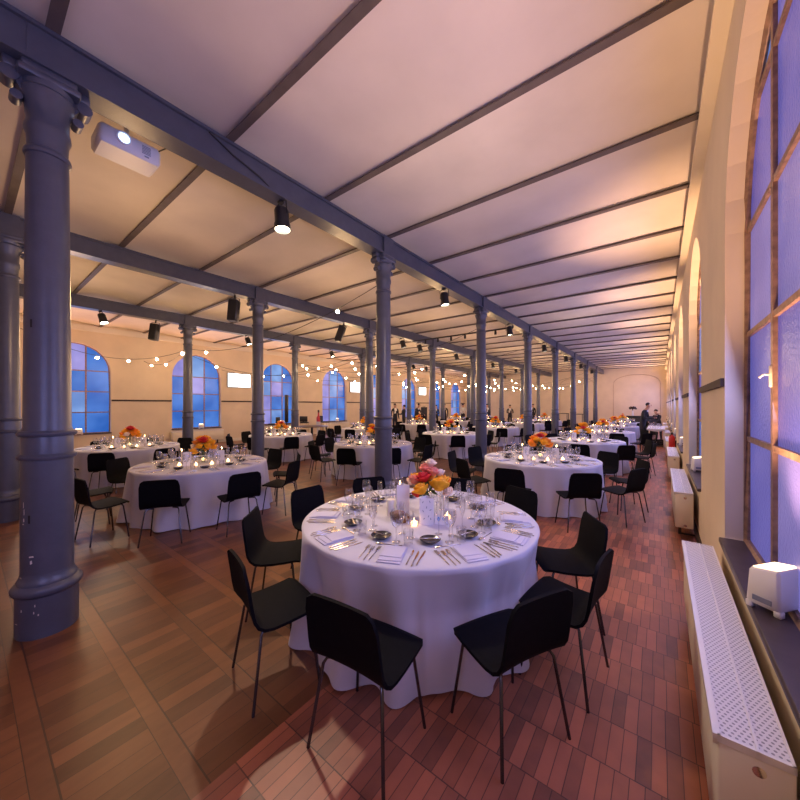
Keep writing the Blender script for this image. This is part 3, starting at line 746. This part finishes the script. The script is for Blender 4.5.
A10 = [36*i for i in range(10)]
def tb(x, y, name, rot, level, style, cm): dress(x, y, name, [(a+rot) % 360 for a in A10], level, style, 9, None, None, cm)
on = ['first', 'second', 'third', 'fourth', 'fifth', 'sixth']
tb(XR1-.06, ty(1)+.02, 'second table of the right-hand row', camang(XR1, ty(1))+21, 1, 3, 2)
for k in range(2, 6): tb(XR1, ty(k), '%s table of the right-hand row' % on[k], camang(XR1,ty(k))+random.uniform(0,36), 2, k+3, 1+k % 3)
tb(XM-.28, ty(0)+.05, 'first table of the middle row', camang(XM,ty(0))+18.5, 1, 9, 3)
tb(XM-.05, ty(1)+.03, 'second table of the middle row', camang(XM,ty(1))+14, 1, 10, 1)
for k in range(2, 6): tb(XM, ty(k), '%s table of the middle row' % on[k], camang(XM,ty(k))+random.uniform(0,36), 2, k+9, 1+k % 3)
for k in range(0, 6): tb(XLT, ty(k), '%s table of the left-hand row' % on[k], camang(XLT,ty(k))+random.uniform(0,36), 1 if k == 0 else 2, k+15, 1+k % 3)

FARG.sort(key=lambda g: g[0])
for d_, p, th in FARG[:200]:
    tag(put('wine_glass', G_far, None, p), 'stemmed wine glass of a place setting on the %s' % th, 'wine glass', 'wine glasses on the %s' % th)
b = MB()
for d_, p, th in FARG[200:]: b.lathe([(.03,0),(.005,.008),(.005,.09),(.036,.13),(.035,.18),(.029,.21)], 8, c=p, caps=False)
tag(b.build('distant_glassware', M['glass']), 'mass of small stemmed glasses on the farthest round tables', 'glassware', None, 'stuff')

# ------------------------------------------------------------------ radiators, sill lamps along the right wall
def radiator(L, tx=.178, h=.44):
    r = thing('radiator', '', 'radiator')
    b = MB(); b.rbox(0, tx, 0, L, 0, h-.02, .006); b.box(-.012, 0, 0, L, h-.03, h-.012); b.build('casing', M['cream'], r)
    t = MB(); t.add([(.008,.008,h),(tx*.52,.008,h),(tx*.52,L-.008,h),(.008,L-.008,h)], [(0,1,2,3)]); t.add([(tx*.56,.008,h),(tx-.008,.008,h),(tx-.008,L-.008,h),(tx*.56,L-.008,h)], [(0,1,2,3)])
    t.build('top_grille', M['grille'], r, smooth=False)
    e = MB(); e.box(-.012, .008, 0, L, h-.02, h+.004); e.box(tx*.52, tx*.56, 0, L, h-.02, h+.005); e.box(tx-.008, tx, 0, L, h-.02, h+.004); e.box(0, tx, 0, .008, h-.02, h+.004); e.box(0, tx, L-.008, L, h-.02, h+.004)
    e.build('top_rim', M['white'], r, smooth=False)
    v = MB()
    for z in (.03, h-.06): v.lathe([(.0,-.004),(.017,-.004),(.017,.0),(.01,.001),(0,.001)], 14, mtx=Matrix.Translation((tx*.55,0,z)) @ Matrix.Rotation(PI/2,4,'X'), caps=False)
    v.build('valve_cap', M['steel'], r)
    f_ = MB(); 
    for y in (.25, L-.25): f_.box(.04, .07, y-.02, y+.02, -.15, 0); f_.box(.04, .21, y-.015, y+.015, -.15, -.135)
    f_.build('foot', M['dado'], r, smooth=False)
    return r
r0 = radiator(2.05)
for k in range(0, 7):
    lab = ('white radiator with perforated top under the nearest right-hand window' if k == 0 else 'white radiator under the %s window along the right wall, seen end-on' % ordw[k])
    y0 = [1.55, 5.55, 9.35][k] if k < 3 else ty(k)-1.03
    if k == 0: r0.location = (.153, y0, .15); r0['label'] = lab; r0['group'] = 'radiators along the right wall'
    else: dup(r0, (.153, y0, .15), 0, lab)
for k in range(1, 7):
    dup(r0, (XL+.24, ty(k)+1.0, .15), PI, 'white radiator under the %s blue window of the left wall' % ordw[k], 'radiators along the left wall')
def uplight():
    u = thing('led_uplight', '', 'lamp')
    b = MB(); x, y = .065, .10
    def ring(z, s, dz=0): return [(-x*s,-y*s,z+dz),(x*s,-y*s,z+dz),(x*s,y*s,z-dz),(-x*s,y*s,z-dz)]
    b.rbox(-x, x, -y, y, .022, .20, .012)
    o0 = len(b.v)
    for i in range(o0):
        p = b.v[i]; t = (p[2]-.02)/.18; b.v[i] = (p[0]*(1-.12*t), p[1]*(1-.10*t), p[2] + (.012*(p[0]/x) if p[2] > .15 else 0))
    b.build('housing', M['white'], u)
    for sx in (-1,1):
        for sy in (-1,1):
            q = MB(); q.rbox(sx*x*.8-.014, sx*x*.8+.014, sy*y*.8-.016, sy*y*.8+.016, 0, .03, .004); q.build('foot', M['white'], u)
    t = MB(); t.add([(-x*.72,-y*.78,.2035-.009),(x*.72,-y*.78,.2035+.009),(x*.72,y*.78,.2035+.009),(-x*.72,y*.78,.2035-.009)], [(0,1,2,3)]); t.build('light_panel', M['upl'], u, smooth=False)
    p = MB(); p.box(-.035, .035, -y-.0025, -y+.002, .045, .068); p.build('display', M['cardm'], u, smooth=False)
    return u
u0 = uplight()
for k in range(-1, 8):  # the unseen uplight behind the camera is added to warm the near ceiling
    loc = (XR+.062, ty(k) + (0 if k == 0 else .35), .723); lab = 'white wedge-shaped LED uplight on the dark sill of the %s right-hand window' % ordw[k] if k >= 0 else 'white LED uplight added out of view on the window sill behind the photographer'
    if k == -1: u0.location = loc; u0.rotation_euler = (0,0,R(-12)); u0['label'] = lab; u0['group'] = 'window-sill uplights'
    else: dup(u0, loc, R(-38) if k == 0 else R(6), lab)
    light('uplight_glow', 'SPOT', (XR-.05, loc[1], 1.02), 650 if k > 0 else 230, (1, .56, .30), (XR-.30, loc[1], 4.5), spot_size=R(58 if k > 0 else 100), spot_blend=.9, shadow_soft_size=.08)
for k in range(0, 8):
    light('left_wall_uplight', 'SPOT', (XL+.30, ty(k)+.1, .78), 330, (1, .46, .24), (XL+.75, ty(k), 4.5), spot_size=R(72), spot_blend=.9, shadow_soft_size=.08)
    dup(u0, (XL+.10, ty(k)+.1, .672), R(180), 'white LED uplight at the foot of the %s blue left-hand window' % ordw[k], 'left-wall uplights')

# fire extinguisher on the right wall
fe = thing('mounted_fire_extinguisher', 'red fire extinguisher hanging on the right wall beyond the radiators', 'fire extinguisher', (XR-.10, 12.75, .36))
b = MB(); b.lathe([(0,0),(.07,0),(.078,.02),(.078,.36),(.06,.42),(.025,.45),(.022,.48)], 18, caps=False); b.build('cylinder', M['red'], fe)
b = MB(); b.rbox(-.025,.025,-.03,.03,.47,.52,.008); b.tube([(0,-.02,.51),(0,-.09,.55),(0,-.12,.53)], .009); b.tube([(0,.03,.5),(-.05,.10,.42),(-.06,.11,.2)], .011); b.build('valve_and_hose', M['black'], fe)
b = MB(); b.box(.06,.10,-.03,.03,.1,.3); b.build('bracket', M['dado'], fe, smooth=False)

# ------------------------------------------------------------------ ceiling equipment
pj = thing('projector', 'white projector hanging under the ceiling beside the near column', 'projector', (-4.13, .99, 4.09))
b = MB(); b.rbox(-.15, .16, -.24, .24, 0, .17, .03); b.build('body', M['projw'], pj)
b = MB(); mt = Matrix.Translation((.16,-.06,.10)) @ Matrix.Rotation(PI/2,4,'Y'); b.lathe([(.062,-.02),(.062,.012),(.05,.018),(.042,.01)], 22, mtx=mt, caps=False); b.build('lens_ring', M['projw'], pj)
b = MB(); mt = Matrix.Translation((.168,-.06,.10)) @ Matrix.Rotation(PI/2,4,'Y'); b.lathe([(0,.006),(.025,.004),(.042,0)], 20, mtx=mt, caps=False); b.build('lens', M['plens'], pj)
b = MB()
for i in range(6): b.box(.1595,.163,.08,.15,.05+i*.014,.057+i*.014)
b.box(.1595,.164,.10,.135,.022,.034); b.build('vent', M['cardm'], pj, smooth=False)
b = MB(); b.lathe([(.02,.17),(.02,.41),(.06,.415),(.06,.50)], 12); b.box(-.08,.08,-.06,.06,.165,.178); b.build('mount', M['projw'], pj)
b = MB(); b.tube([(.05,.2,.16),(.10,.3,.25),(.30,.32,.22),(.34,.33,.28)], .006, 6); b.build('cable', M['wire'], pj)
light('projector_light', 'SPOT', (-3.91, .94, 4.17), 14, (.6, .75, 1), (0, .7, 2.6), spot_size=R(45), spot_blend=.5, shadow_soft_size=.04)

def can_spot(sz=1.0):
    s = thing('stage_spotlight', '', 'spotlight')
    b = MB(); b.lathe([(.05,-.10),(.075,-.105),(.085,-.13),(.085,-.28),(.095,-.30),(.097,-.37),(.09,-.37),(.085,-.31)], 20, caps=False); b.lathe([(0,-.09),(.05,-.10)], 20, caps=False); b.build('can', M['blackp'], s)
    b = MB(); b.lathe([(0,-.335),(.086,-.335)], 20, caps=False); b.build('lens', M['lens'], s)
    b = MB(); b.tube([(-.105,0,-.2),(-.105,0,-.04),(-.06,0,-.02),(.06,0,-.02),(.105,0,-.04),(.105,0,-.2)], .008, 6); b.rbox(-.03,.03,-.03,.03,-.03,.0,.005); b.build('yoke', M['black'], s)
    return s
s0 = can_spot(); used = [False]
def spot(X, Y, lab, tilt=(0,0), on=True, energy=300, tgt=None, z=4.196, rz=0, spread=62, col=(1,.80,.60)):
    if not used[0]: o = s0; used[0] = True
    else: o = dup(s0)
    o.location = (X, Y, z); o.rotation_euler = (R(tilt[0]), R(tilt[1]), rz); o['label'] = lab; o['group'] = 'beam spotlights'
    if on:
        p = Vector((X,Y,z)); q = Vector(tgt) if tgt else Vector((X,Y,0))
        mtx = o.rotation_euler.to_matrix(); a = p + mtx @ Vector((0,0,-.40))
        light('spot_beam', 'SPOT', a, energy, col, tuple(q), spot_size=R(spread), spot_blend=1.0, shadow_soft_size=.07)
    return o
for k in range(7):
    Y = 2.31 + (2.31+DP*k - 2.31)
    spot(XA+.02, Y+.08, '%s black can spotlight hanging under the right-hand beam' % ordw[k], (0, -6), True, 230, (XR1-.4, ty(k), .75), spread=84)
for x_, X_, k, lit in ((100, XC, 0, True), (246, XC, 1, True), (330, XC, 3, False), (401, XB, 2, True), (418, XB, 3, True), (412, XC, 4, False), (425, XC, 5, False), (455, XB, 4, True)):
    Y = px(x_, X_)
    spot(X_, Y, 'black spotlight under the %s beam above the %s table' % ('left-hand' if X_ == XC else 'middle', ordw[k]), (10, -14 if X_ == XB else -20), lit, 190, (XM if X_ == XB else XLT, Y+.6, .75), spread=84)
for k in range(0, 6):                       # second lamp ranks over the middle and left tables
    if k in (4, 5): spot(XB, ty(k)+.5, 'black spotlight under the middle beam beside bay %s' % on[k], (0, -12), True, 170, (XM-.3, ty(k), .75), spread=84)
def speaker():
    s = thing('mounted_loudspeaker', '', 'loudspeaker')
    b = MB(); b.rbox(-.10, .10, -.10, .10, -.60, -.12, .015); b.build('cabinet', M['blackp'], s)
    b = MB(); b.box(-.088, .088, -.104, -.10, -.58, -.14); b.build('grille', M['black'], s, smooth=False)
    b = MB(); b.tube([(-.11,0,-.33),(-.11,0,-.08),(.11,0,-.08),(.11,0,-.33)], .01, 6); b.lathe([(.02,-.09),(.02,0)], 10); b.build('bracket', M['black'], s)
    return s
sp0 = speaker()
for i, (x_, X_, lab, ti) in enumerate(((235, XB, 'black loudspeaker hanging left of the second middle-row column', 4), (156, XC, 'black loudspeaker under the left-hand beam between two blue windows', 6), (344, XB, 'tilted black loudspeaker under the middle beam right of second column', 18))):
    o = sp0 if i == 0 else dup(sp0); Y = px(x_, X_); o.location = (X_, Y, 4.196); o.rotation_euler = (R(-ti*.4), R(ti), R(40)); o['label'] = lab; o['group'] = 'hung loudspeakers'
# slim lighting bar across the middle bay
lb = thing('hanging_lighting_bar', 'thin dark lighting bar across the middle bay below the ceiling', 'lighting bar', (0,0,0))
b = MB(); Y = 10.75; b.tube([(XB, Y, 4.18),(XA, Y, 4.18)], .022, 8); b.build('bar', M['black'], lb)
for i in range(6):
    b = MB(); x = XB+.6+i*.55; b.lathe([(.03,4.16),(.04,4.10),(.04,4.02),(.03,4.02)], 10, c=(x,Y,0)); b.build('lamp_head', M['blackp'], lb)
cb = MB(); cb.tube([(XA+.09, px(205,XA), 4.46),(XA+.10, px(228,XA), 4.36),(XA+.10, px(255,XA), 4.29),(XA+.05, 2.36, 4.20)], .009, 6)
tag(cb.build('power_cable', M['wire']), 'black cable drooping along the right-hand beam to nearest spotlight', 'cable')

# screens on the left wall
for i, k in enumerate((1, 3, 5)):
    Y = P0 + DP*(k+1); t = thing('wall_screen', '%s lit white screen on the left wall between the windows' % ['nearest', 'middle', 'farthest'][i], 'screen', (XL+.03, Y-.15, 2.87), 0, 'wall screens')
    b = MB(); b.rbox(-.03, .03, -.56, .56, -.34, .34, .01); b.build('case', M['blackp'], t)
    b = MB(); b.add([(.032,-.54,-.32),(.032,.54,-.32),(.032,.54,.32),(.032,-.54,.32)], [(0,1,2,3)]); b.build('display', M['screen'], t, smooth=False)

# festoon strings
BULB = MB().ball((0,0,-.055), .034, 10, 8).mesh('bulb', M['bulb'])
SOCK = MB().lathe([(.012,.0),(.014,-.03),(.012,-.034)], 8).mesh('socket', M['black'])
def festoon(p, q, sag, n, lab, u0_=.08, u1=.92):
    p, q = Vector(p), Vector(q); f_ = lambda t: p.lerp(q, t) + Vector((0,0,-4*sag*t*(1-t)))
    r = thing('festoon_string', lab, 'string lights', tuple(p), 0, 'festoon light strings')
    b = MB(); b.tube([f_(i/24) - p for i in range(25)], .006, 5); b.build('wire', M['wire'], r)
    for i in range(n):
        t = u0_ + (u1-u0_)*i/max(1,n-1); l = f_(t) - p
        o = put('bulb', BULB, r, l); put('socket', SOCK, o)
cl_ = lambda X, k, z=3.6, dx=0: (X+dx, cy(k), z)
festoon(cl_(XA,1,3.75,-.12), cl_(XC,1,3.45,.12), .42, 3, 'festoon string from second right-hand column to second left-hand column', .13, .85)
festoon(cl_(XC,0,3.75), cl_(XC,1,3.45), .62, 5, 'festoon string sagging before the nearest blue window', .28, .96)
festoon(cl_(XC,1,3.3), cl_(XB,2,3.4), .70, 4, 'low festoon string between second left column and third middle column', .15, .9)
festoon((XL+.1, cy(1), 3.4), cl_(XC,1,3.5), .3, 3, 'festoon string from left wall to second left-hand column', .2, .9)
for k in range(2, 8):
    festoon(cl_(XA,k,3.7,-.12), cl_(XC,k-1 if k % 2 else k,3.4-.1*(k % 2),.12), .55, 5, 'festoon string from the %s right-hand column across the hall' % ordw[k], .45, .95)
    if k < 7: festoon(cl_(XC,k,3.4), cl_(XB,k+1,3.45), .6, 4, 'festoon string from the %s left-hand column to the middle row' % ordw[k])
    festoon(cl_(XB,k,3.5), (XL+.1, cy(k)-1, 3.3), .5, 3, 'festoon string from the %s middle column to the left wall' % ordw[k], .2, .8)
festoon(cl_(XA,6,3.4,-.12), cl_(XB,7,3.4,.12), .5, 6, 'festoon string nearest the end wall across the middle bay')
festoon(cl_(XA,7,3.5,-.12), cl_(XB,5,3.4,.12), .6, 6, 'festoon string crossing the far middle bay aslant')

# ------------------------------------------------------------------ people
def person(label, x, y, face, arms='hold', lean=0, h=1.76, woman=False, shirt=False):
    s = h/1.76; verts = []; edges = []; rad = []
    def add(p, r, par=None):
        verts.append(Vector(p)*s); rad.append(r*s)
        if par is not None: edges.append((par, len(verts)-1))
        return len(verts)-1
    # local: +y is forward
    L = lean
    pel = add((0,0,.95), .14); sp_ = add((0,.03*L+.01,1.15), .125, pel); ch_ = add((0,.12*L+.01,1.36), .14, sp_); nk = add((0,.17*L,1.49), .058, ch_)
    hd = add((0,.20*L+.02,1.60), .078, nk); hd2 = add((0,.22*L+.02,1.68), .082, hd)
    hips = []
    for sx in (-1, 1):
        a = add((sx*.09,0,.88), .098, pel); b = add((sx*.10,.02*sx,.48), .066, a); c = add((sx*.105,-.02+.03*sx,.09), .044, b); d = add((sx*.115,.13+.03*sx,.045), .038, c)
        sh_ = add((sx*.185,.10*L,1.40), .062, ch_)
        if arms == 'hold': e = add((sx*.235,.05+.1*L,1.13), .047, sh_); f_ = add((sx*.12,.30+.1*L,1.14), .034, e); g_ = add((sx*.09,.37+.1*L,1.16), .036, f_)
        elif arms == 'down': e = add((sx*.235,-.02,1.12), .047, sh_); f_ = add((sx*.24,.06,.87), .034, e); g_ = add((sx*.235,.10,.79), .036, f_)
        else: e = add((sx*.23,.16+.1*L,1.16), .047, sh_); f_ = add((sx*.16,.40+.1*L,1.05), .034, e); g_ = add((sx*.14,.48+.1*L,1.02), .036, f_)
    me = bpy.data.meshes.new('body'); me.from_pydata(verts, edges, []); ob = bpy.data.objects.new('body_tmp', me); COL.objects.link(ob)
    sk = ob.modifiers.new('skin', 'SKIN'); sk.use_smooth_shade = True
    for i, v in enumerate(me.skin_vertices[0].data): v.radius = (rad[i], rad[i]*(.78 if i in (0,1,2) else 1)); v.use_root = (i == 0)
    sb = ob.modifiers.new('sub', 'SUBSURF'); sb.levels = 1; sb.render_levels = 1
    dg = bpy.context.evaluated_depsgraph_get(); bm_ = bpy.data.meshes.new_from_object(ob.evaluated_get(dg)); bpy.data.objects.remove(ob)
    bm_.materials.clear()
    for m_ in (M['suit'], M['skin'], M['shirt']): bm_.materials.append(m_)
    hands = [v for i, v in enumerate(verts) if rad[i] == .036*s]
    for p in bm_.polygons:
        c = p.center; p.use_smooth = True
        if c.z > 1.47*s or any((c-hv).length < .055*s for hv in hands): p.material_index = 1
        elif 1.12*s < c.z < 1.47*s and abs(c.x) < .045*s and p.normal.y > .3: p.material_index = 2
        elif shirt and c.z > 1.0*s: p.material_index = 2
    r = thing('person', label, 'person', (x,y,0), face)
    bm_.name = 'body'; put('body', bm_, r)
    hc = verts[hd2]
    b = MB(); b.ball(hc + Vector((0,-.030,.006))*s, .080*s, 16, 12, (.95,1.0,1.0)); b.v = [(v[0], min(v[1], hc.y + (.005 + .06*max(0, min(1, (v[2]-hc.z+.01*s)/(.09*s))))*s), v[2]) for v in b.v]
    if woman: b.ball(hc + Vector((0,-.09,.0))*s, .06*s, 10, 8)
    o0 = len(b.v)
    b.build('hair', M['hair'], r)
    fz = MB(); fz.ball(hc + Vector((0,.092,-.045))*s, .016*s, 8, 6, (.7,1,1.2))                              # nose
    for sx in (-1,1): fz.ball(hc + Vector((sx*.088,0,-.04))*s, .02*s, 8, 6, (.4,.7,1.2))
    fz.build('nose_and_ears', M['skin'], r)
    ey = MB()
    for sx in (-1,1): ey.ball(hc + Vector((sx*.032,.076,-.02))*s, .009*s, 8, 6)
    ey.ball(hc + Vector((0,.078,-.085))*s, .02*s, 8, 4, (1,.3,.25)); ey.build('eyes_and_mouth', M['hair'], r)
    return r
def look(dx, dy): return math.atan2(dy, dx) - PI/2
person('man in dark suit standing by the side table, reading a held paper', -.58, 17.2, look(.9,-.25), 'hold', .9, 1.80)
b = MB(); b.rbox(-.11,.11,-.005,.005,-.14,.14,.003, Matrix.Rotation(R(-50),4,'X')); tag(b.build('paper_sheet', M['rustbox'], None, (-.14, 17.08, 1.27), look(.9,-.25)), 'brown folder held up by the man in the dark suit', 'folder')
person('dark-haired person in black bending behind the side table', -.05, 20.3, look(-.6,-.8), 'reach', 1.0, 1.5, True)
for i, (x_, d, lab, kw) in enumerate((
    (395, 21.0, 'waiter in black standing left of the white far table', dict(arms='down', face=(1,-.4))),
    (404, 21.8, 'slim staff member in dark dress beside a far blue window', dict(arms='hold', face=(-1,-.2), woman=True)),
    (416, 21.5, 'staff member in black leaning over a far flower table', dict(arms='reach', lean=1.0, face=(1,0))),
    (436, 23.5, 'person in dark clothes standing behind a far middle column', dict(arms='hold', face=(.4,-1), woman=True)),
    (444.5, 24.5, 'person in black between two far blue windows', dict(arms='down', face=(.3,-1))),
    (463, 27.0, 'waiter in white shirt with dark trousers near the far left corner', dict(arms='hold', face=(1,-1), shirt=True)),
    (487, 25.5, 'dark-clothed person half hidden by a middle-row column', dict(arms='down', face=(1,-.5))),
    (510, 26.0, 'standing waitress in black in front of the end wall', dict(arms='hold', face=(.5,-1), woman=True)),
    (533, 27.5, 'person in dark jacket right of a slim far column', dict(arms='down', face=(-.5,-1))))):
    X_, Y_ = pd(x_, d); fc = kw.pop('face'); person(lab, X_, Y_, look(*fc), h=1.72 if kw.get('woman') else 1.80, **kw)

# ------------------------------------------------------------------ side tables, bar counter and props
st = thing('side_table', 'long white-topped service table along the right wall, two dark crates beneath', 'table', (-.13, 18.3, 0))
b = MB(); b.rbox(-.30,.30,-1.4,1.4,.71,.74,.008); b.build('top', M['white'], st)
for sx in (-1,1):
    for sy in (-1,1): b = MB(); b.rbox(sx*.27-.025,sx*.27+.025,sy*1.35-.025,sy*1.35+.025,0,.71,.005); b.build('leg', M['white'], st)
b = MB()
for i in range(10):
    x = -.29+.058*i; b.add([(x,-1.41,.72),(x+.058,-1.41,.72),(x+.058,-1.41,.70-.06*math.sin(PI*(i+1)/10)),(x,-1.41,.70-.06*math.sin(PI*i/10))], [(0,1,2,3)])
b.build('cloth_swag', M['cloth'], st, smooth=False)
for i, (dx, dy) in enumerate(((-.10,-.7),(.13,-.6))):
    c_ = thing('crate', ['dark crate on the floor under the side table, left', 'dark crate on the floor under the side table, right'][i], 'crate', (-.13+dx, 18.3+dy, 0), 0, 'crates under the side table')
    b = MB(); b.box(-.11,.11,-.16,.16,0,.02)
    for z in (.05,.13,.21): b.box(-.11,.11,-.16,-.15,z,z+.05); b.box(-.11,.11,.15,.16,z,z+.05); b.box(-.11,-.10,-.16,.16,z,z+.05); b.box(.10,.11,-.16,.16,z,z+.05)
    for sx in (-1,1):
        for sy in (-1,1): b.box(sx*.105-.006,sx*.105+.006,sy*.155-.006,sy*.155+.006,0,.27)
    b.build('slatted_body', M['black'], c_, smooth=False)
for i in range(12):
    x, y = -.33+.085*(i % 5)+.02*(i % 2), 17.1+.35*(i//5)+.05*(i % 3)
    tag(put('wine_glass', G_big if i % 2 else G_small, None, (x,y,.741), 0), 'stemmed glass standing ready on the white side table', 'wine glass', 'glasses on the side table')
bar = thing('bar_counter', 'black bar counter behind the man in the dark suit', 'bar counter', (-.75, 24.2, 0))
b = MB(); b.rbox(-.8,.55,-.22,.22,0,1.02,.01); b.build('front', M['black'], bar); b = MB(); b.rbox(-.84,.59,-.27,.27,1.02,1.07,.008); b.build('top', M['blackp'], bar)
vp = thing('tall_flower_vase', 'tall vase of dark flowers on the left end of bar counter', 'vase', (-1.28, 24.2, 1.071))
b = MB(); b.lathe([(0,0),(.06,0),(.05,.1),(.035,.25),(.05,.3)], 14, caps=False); b.build('vase', M['white'], vp)
b = MB()
for i in range(14):
    a = i*2.4; q = .17*math.sqrt((i+.5)/14); b.ball((q*math.cos(a), q*math.sin(a), .46+.05*math.cos(i*1.7)), .05, 8, 6)
b.tube([(0,0,.25),(0,0,.46)], .02, 6); b.build('blooms', M['darkwood'], vp)

def bar_stool(x, y, rz, lab, seatm):
    s = thing('bar_stool', lab, 'bar stool', (x,y,0), rz, 'high bar stools by the left wall')
    b = MB(); b.rbox(-.2,.2,-.2,.2,.76,.82,.015); b.build('seat', seatm, s); b = MB(); b.rbox(-.2,.2,-.22,-.18,.84,1.12,.015); b.box(-.02,.02,-.215,-.19,.78,.86); b.build('backrest', seatm, s)
    for sx in (-1,1):
        for sy in (-1,1): b = MB(); b.tube([(sx*.16,sy*.16,.77),(sx*.2,sy*.2,0)], .012, 6); b.build('leg', M['yellow'], s)
    b = MB(); b.tube([(-.19,-.19,.25),(.19,-.19,.25),(.19,.19,.25),(-.19,.19,.25),(-.19,-.19,.25)], .008, 6); b.build('footrest', M['yellow'], s)
x, y = pd(304.5, 17.6); bar_stool(x, y, R(40), 'black-seated bar stool with pale legs between two blue windows', M['black'])
x, y = pd(325, 18.3); bar_stool(x, y, R(-20), 'black bar stool beside the red bottle display under blue window', M['black'])
x, y = pd(274, 16.2); bar_stool(x, y, R(120), 'black bar stool in front of the third blue window', M['black'])
x, y = pd(318.5, 18.8); rb = thing('bottle_display', 'red and white display stand by the left blue window', 'display stand', (x,y,0))
b = MB(); b.lathe([(.16,0),(.16,.02),(.10,.05),(.09,.45),(.12,.5),(.12,.78),(0,.78)], 18, caps=False); b.build('stand', M['white'], rb); b = MB(); b.lathe([(.11,.78),(.11,1.0),(.05,1.1),(.04,1.28),(0,1.29)], 16, caps=False); b.build('bottle', M['red'], rb)
b = MB(); b.lathe([(.045,1.28),(.05,1.30),(.05,1.42),(0,1.43)], 12, caps=False); b.build('cap', M['darkwood'], rb)
x, y = pd(286.5, 16.6); cs_ = thing('column_loudspeaker', 'tall black column loudspeaker before the third blue window', 'loudspeaker', (x,y,0), R(30))
b = MB(); b.rbox(-.22,.22,-.2,.2,0,.06,.01); b.build('base', M['black'], cs_); b = MB(); b.tube([(0,0,.05),(0,0,.85)], .02, 8); b.build('pole', M['black'], cs_); b = MB(); b.rbox(-.075,.075,-.06,.06,.85,2.2,.012); b.build('cabinet', M['blackp'], cs_)
x, y = pd(312, 15.6); ht = thing('round_side_table', 'bare dark round table near the left blue windows', 'table', (x,y,0))
b = MB(); b.lathe([(0,.70),(.72,.70),(.74,.715),(.72,.73),(0,.73)], 32, caps=False); b.build('tabletop', M['darkwood'], ht); b = MB(); b.lathe([(.3,0),(.3,.02),(.05,.05),(.05,.70)], 16); b.build('pedestal', M['black'], ht)
x, y = pd(424, 23.0); ea = thing('easel', 'black folded easel board standing by a far blue window', 'easel', (x,y,0), R(50))
b = MB()
for sx in (-1,1): b.tube([(sx*.3,.1,0),(sx*.06,0,1.65)], .015, 6)
b.tube([(0,-.4,0),(0,0,1.6)], .015, 6); b.build('leg_frame', M['black'], ea); b = MB(); b.rbox(-.22,.22,.05,.075,.7,1.55,.006, Matrix.Rotation(R(3),4,'X')); b.build('board', M['black'], ea)
for i, (x_, d) in enumerate(((563, 25.0), (578, 23.0))):
    x, y = pd(x_, d); q = thing('high_table', ['left', 'right'][i] + ' black framed high table between far right-hand columns', 'table', (x,y,0), R(20), 'black high tables')
    b = MB(); b.rbox(-.35,.35,-.35,.35,1.06,1.10,.008); b.build('tabletop', M['black'], q)
    for sx in (-1,1):
        for sy in (-1,1): b = MB(); b.box(sx*.32-.02,sx*.32+.02,sy*.32-.02,sy*.32+.02,0,1.06); b.build('leg', M['black'], q, smooth=False)

for X_, ks in ((-5.7, range(0, 8)), (-9.7, range(0, 8)), (-13.8, range(0, 8))):
    for k in ks: light('warm_fill', 'POINT', (X_, ty(k)-1.0, 3.05), 42, (1, .60, .28), shadow_soft_size=.25)  # added fill points that warm the ceilings, not placed at the bulbs
for Y in (29.2, 3.5, 12.0, 20.5): light('aisle_fill', 'POINT', (-1.9, Y, 3.1), 80 if Y > 25 else 26, (1, .60, .34) if Y > 25 else (1, .72, .50), shadow_soft_size=.25)  # added fill points brightening the right-hand bay and end wall, no lamps hang here
# ------------------------------------------------------------------ light from the windows (the blue dusk outside) and the rest
for k in range(-1, 8):
    light('dusk_window_light', 'AREA', (XR+.05, ty(k), 2.1), 62 if k < 2 else 75, (.40, .42, 1.0), (XR-3, ty(k), 1.6), shape='RECTANGLE', size=1.9, size_y=2.6)
for k in range(8):
    light('dusk_window_light', 'AREA', (XL+.05, ty(k), 2.1), 18, (.25, .42, 1.0), (XL+3, ty(k), 1.6), shape='RECTANGLE', size=1.7, size_y=2.6)

wd = bpy.data.worlds.new('world'); sc.world = wd; wd.use_nodes = True
wd.node_tree.nodes['Background'].inputs[0].default_value = (.10, .16, .45, 1); wd.node_tree.nodes['Background'].inputs[1].default_value = .3
sc.view_settings.view_transform = 'Standard'; sc.view_settings.look = 'None'; sc.view_settings.gamma = 1; sc.view_settings.exposure = 0.22
try: sc.view_settings.use_curve_mapping = False
except Exception: pass
cy_ = sc.cycles
cy_.max_bounces = 8; cy_.diffuse_bounces = 4; cy_.glossy_bounces = 3; cy_.transparent_max_bounces = 24; cy_.transmission_bounces = 4
cy_.sample_clamp_indirect = 4; cy_.caustics_reflective = False; cy_.caustics_refractive = False; cy_.use_denoising = True
try: cy_.denoiser = 'OPENIMAGEDENOISE'
except Exception: pass
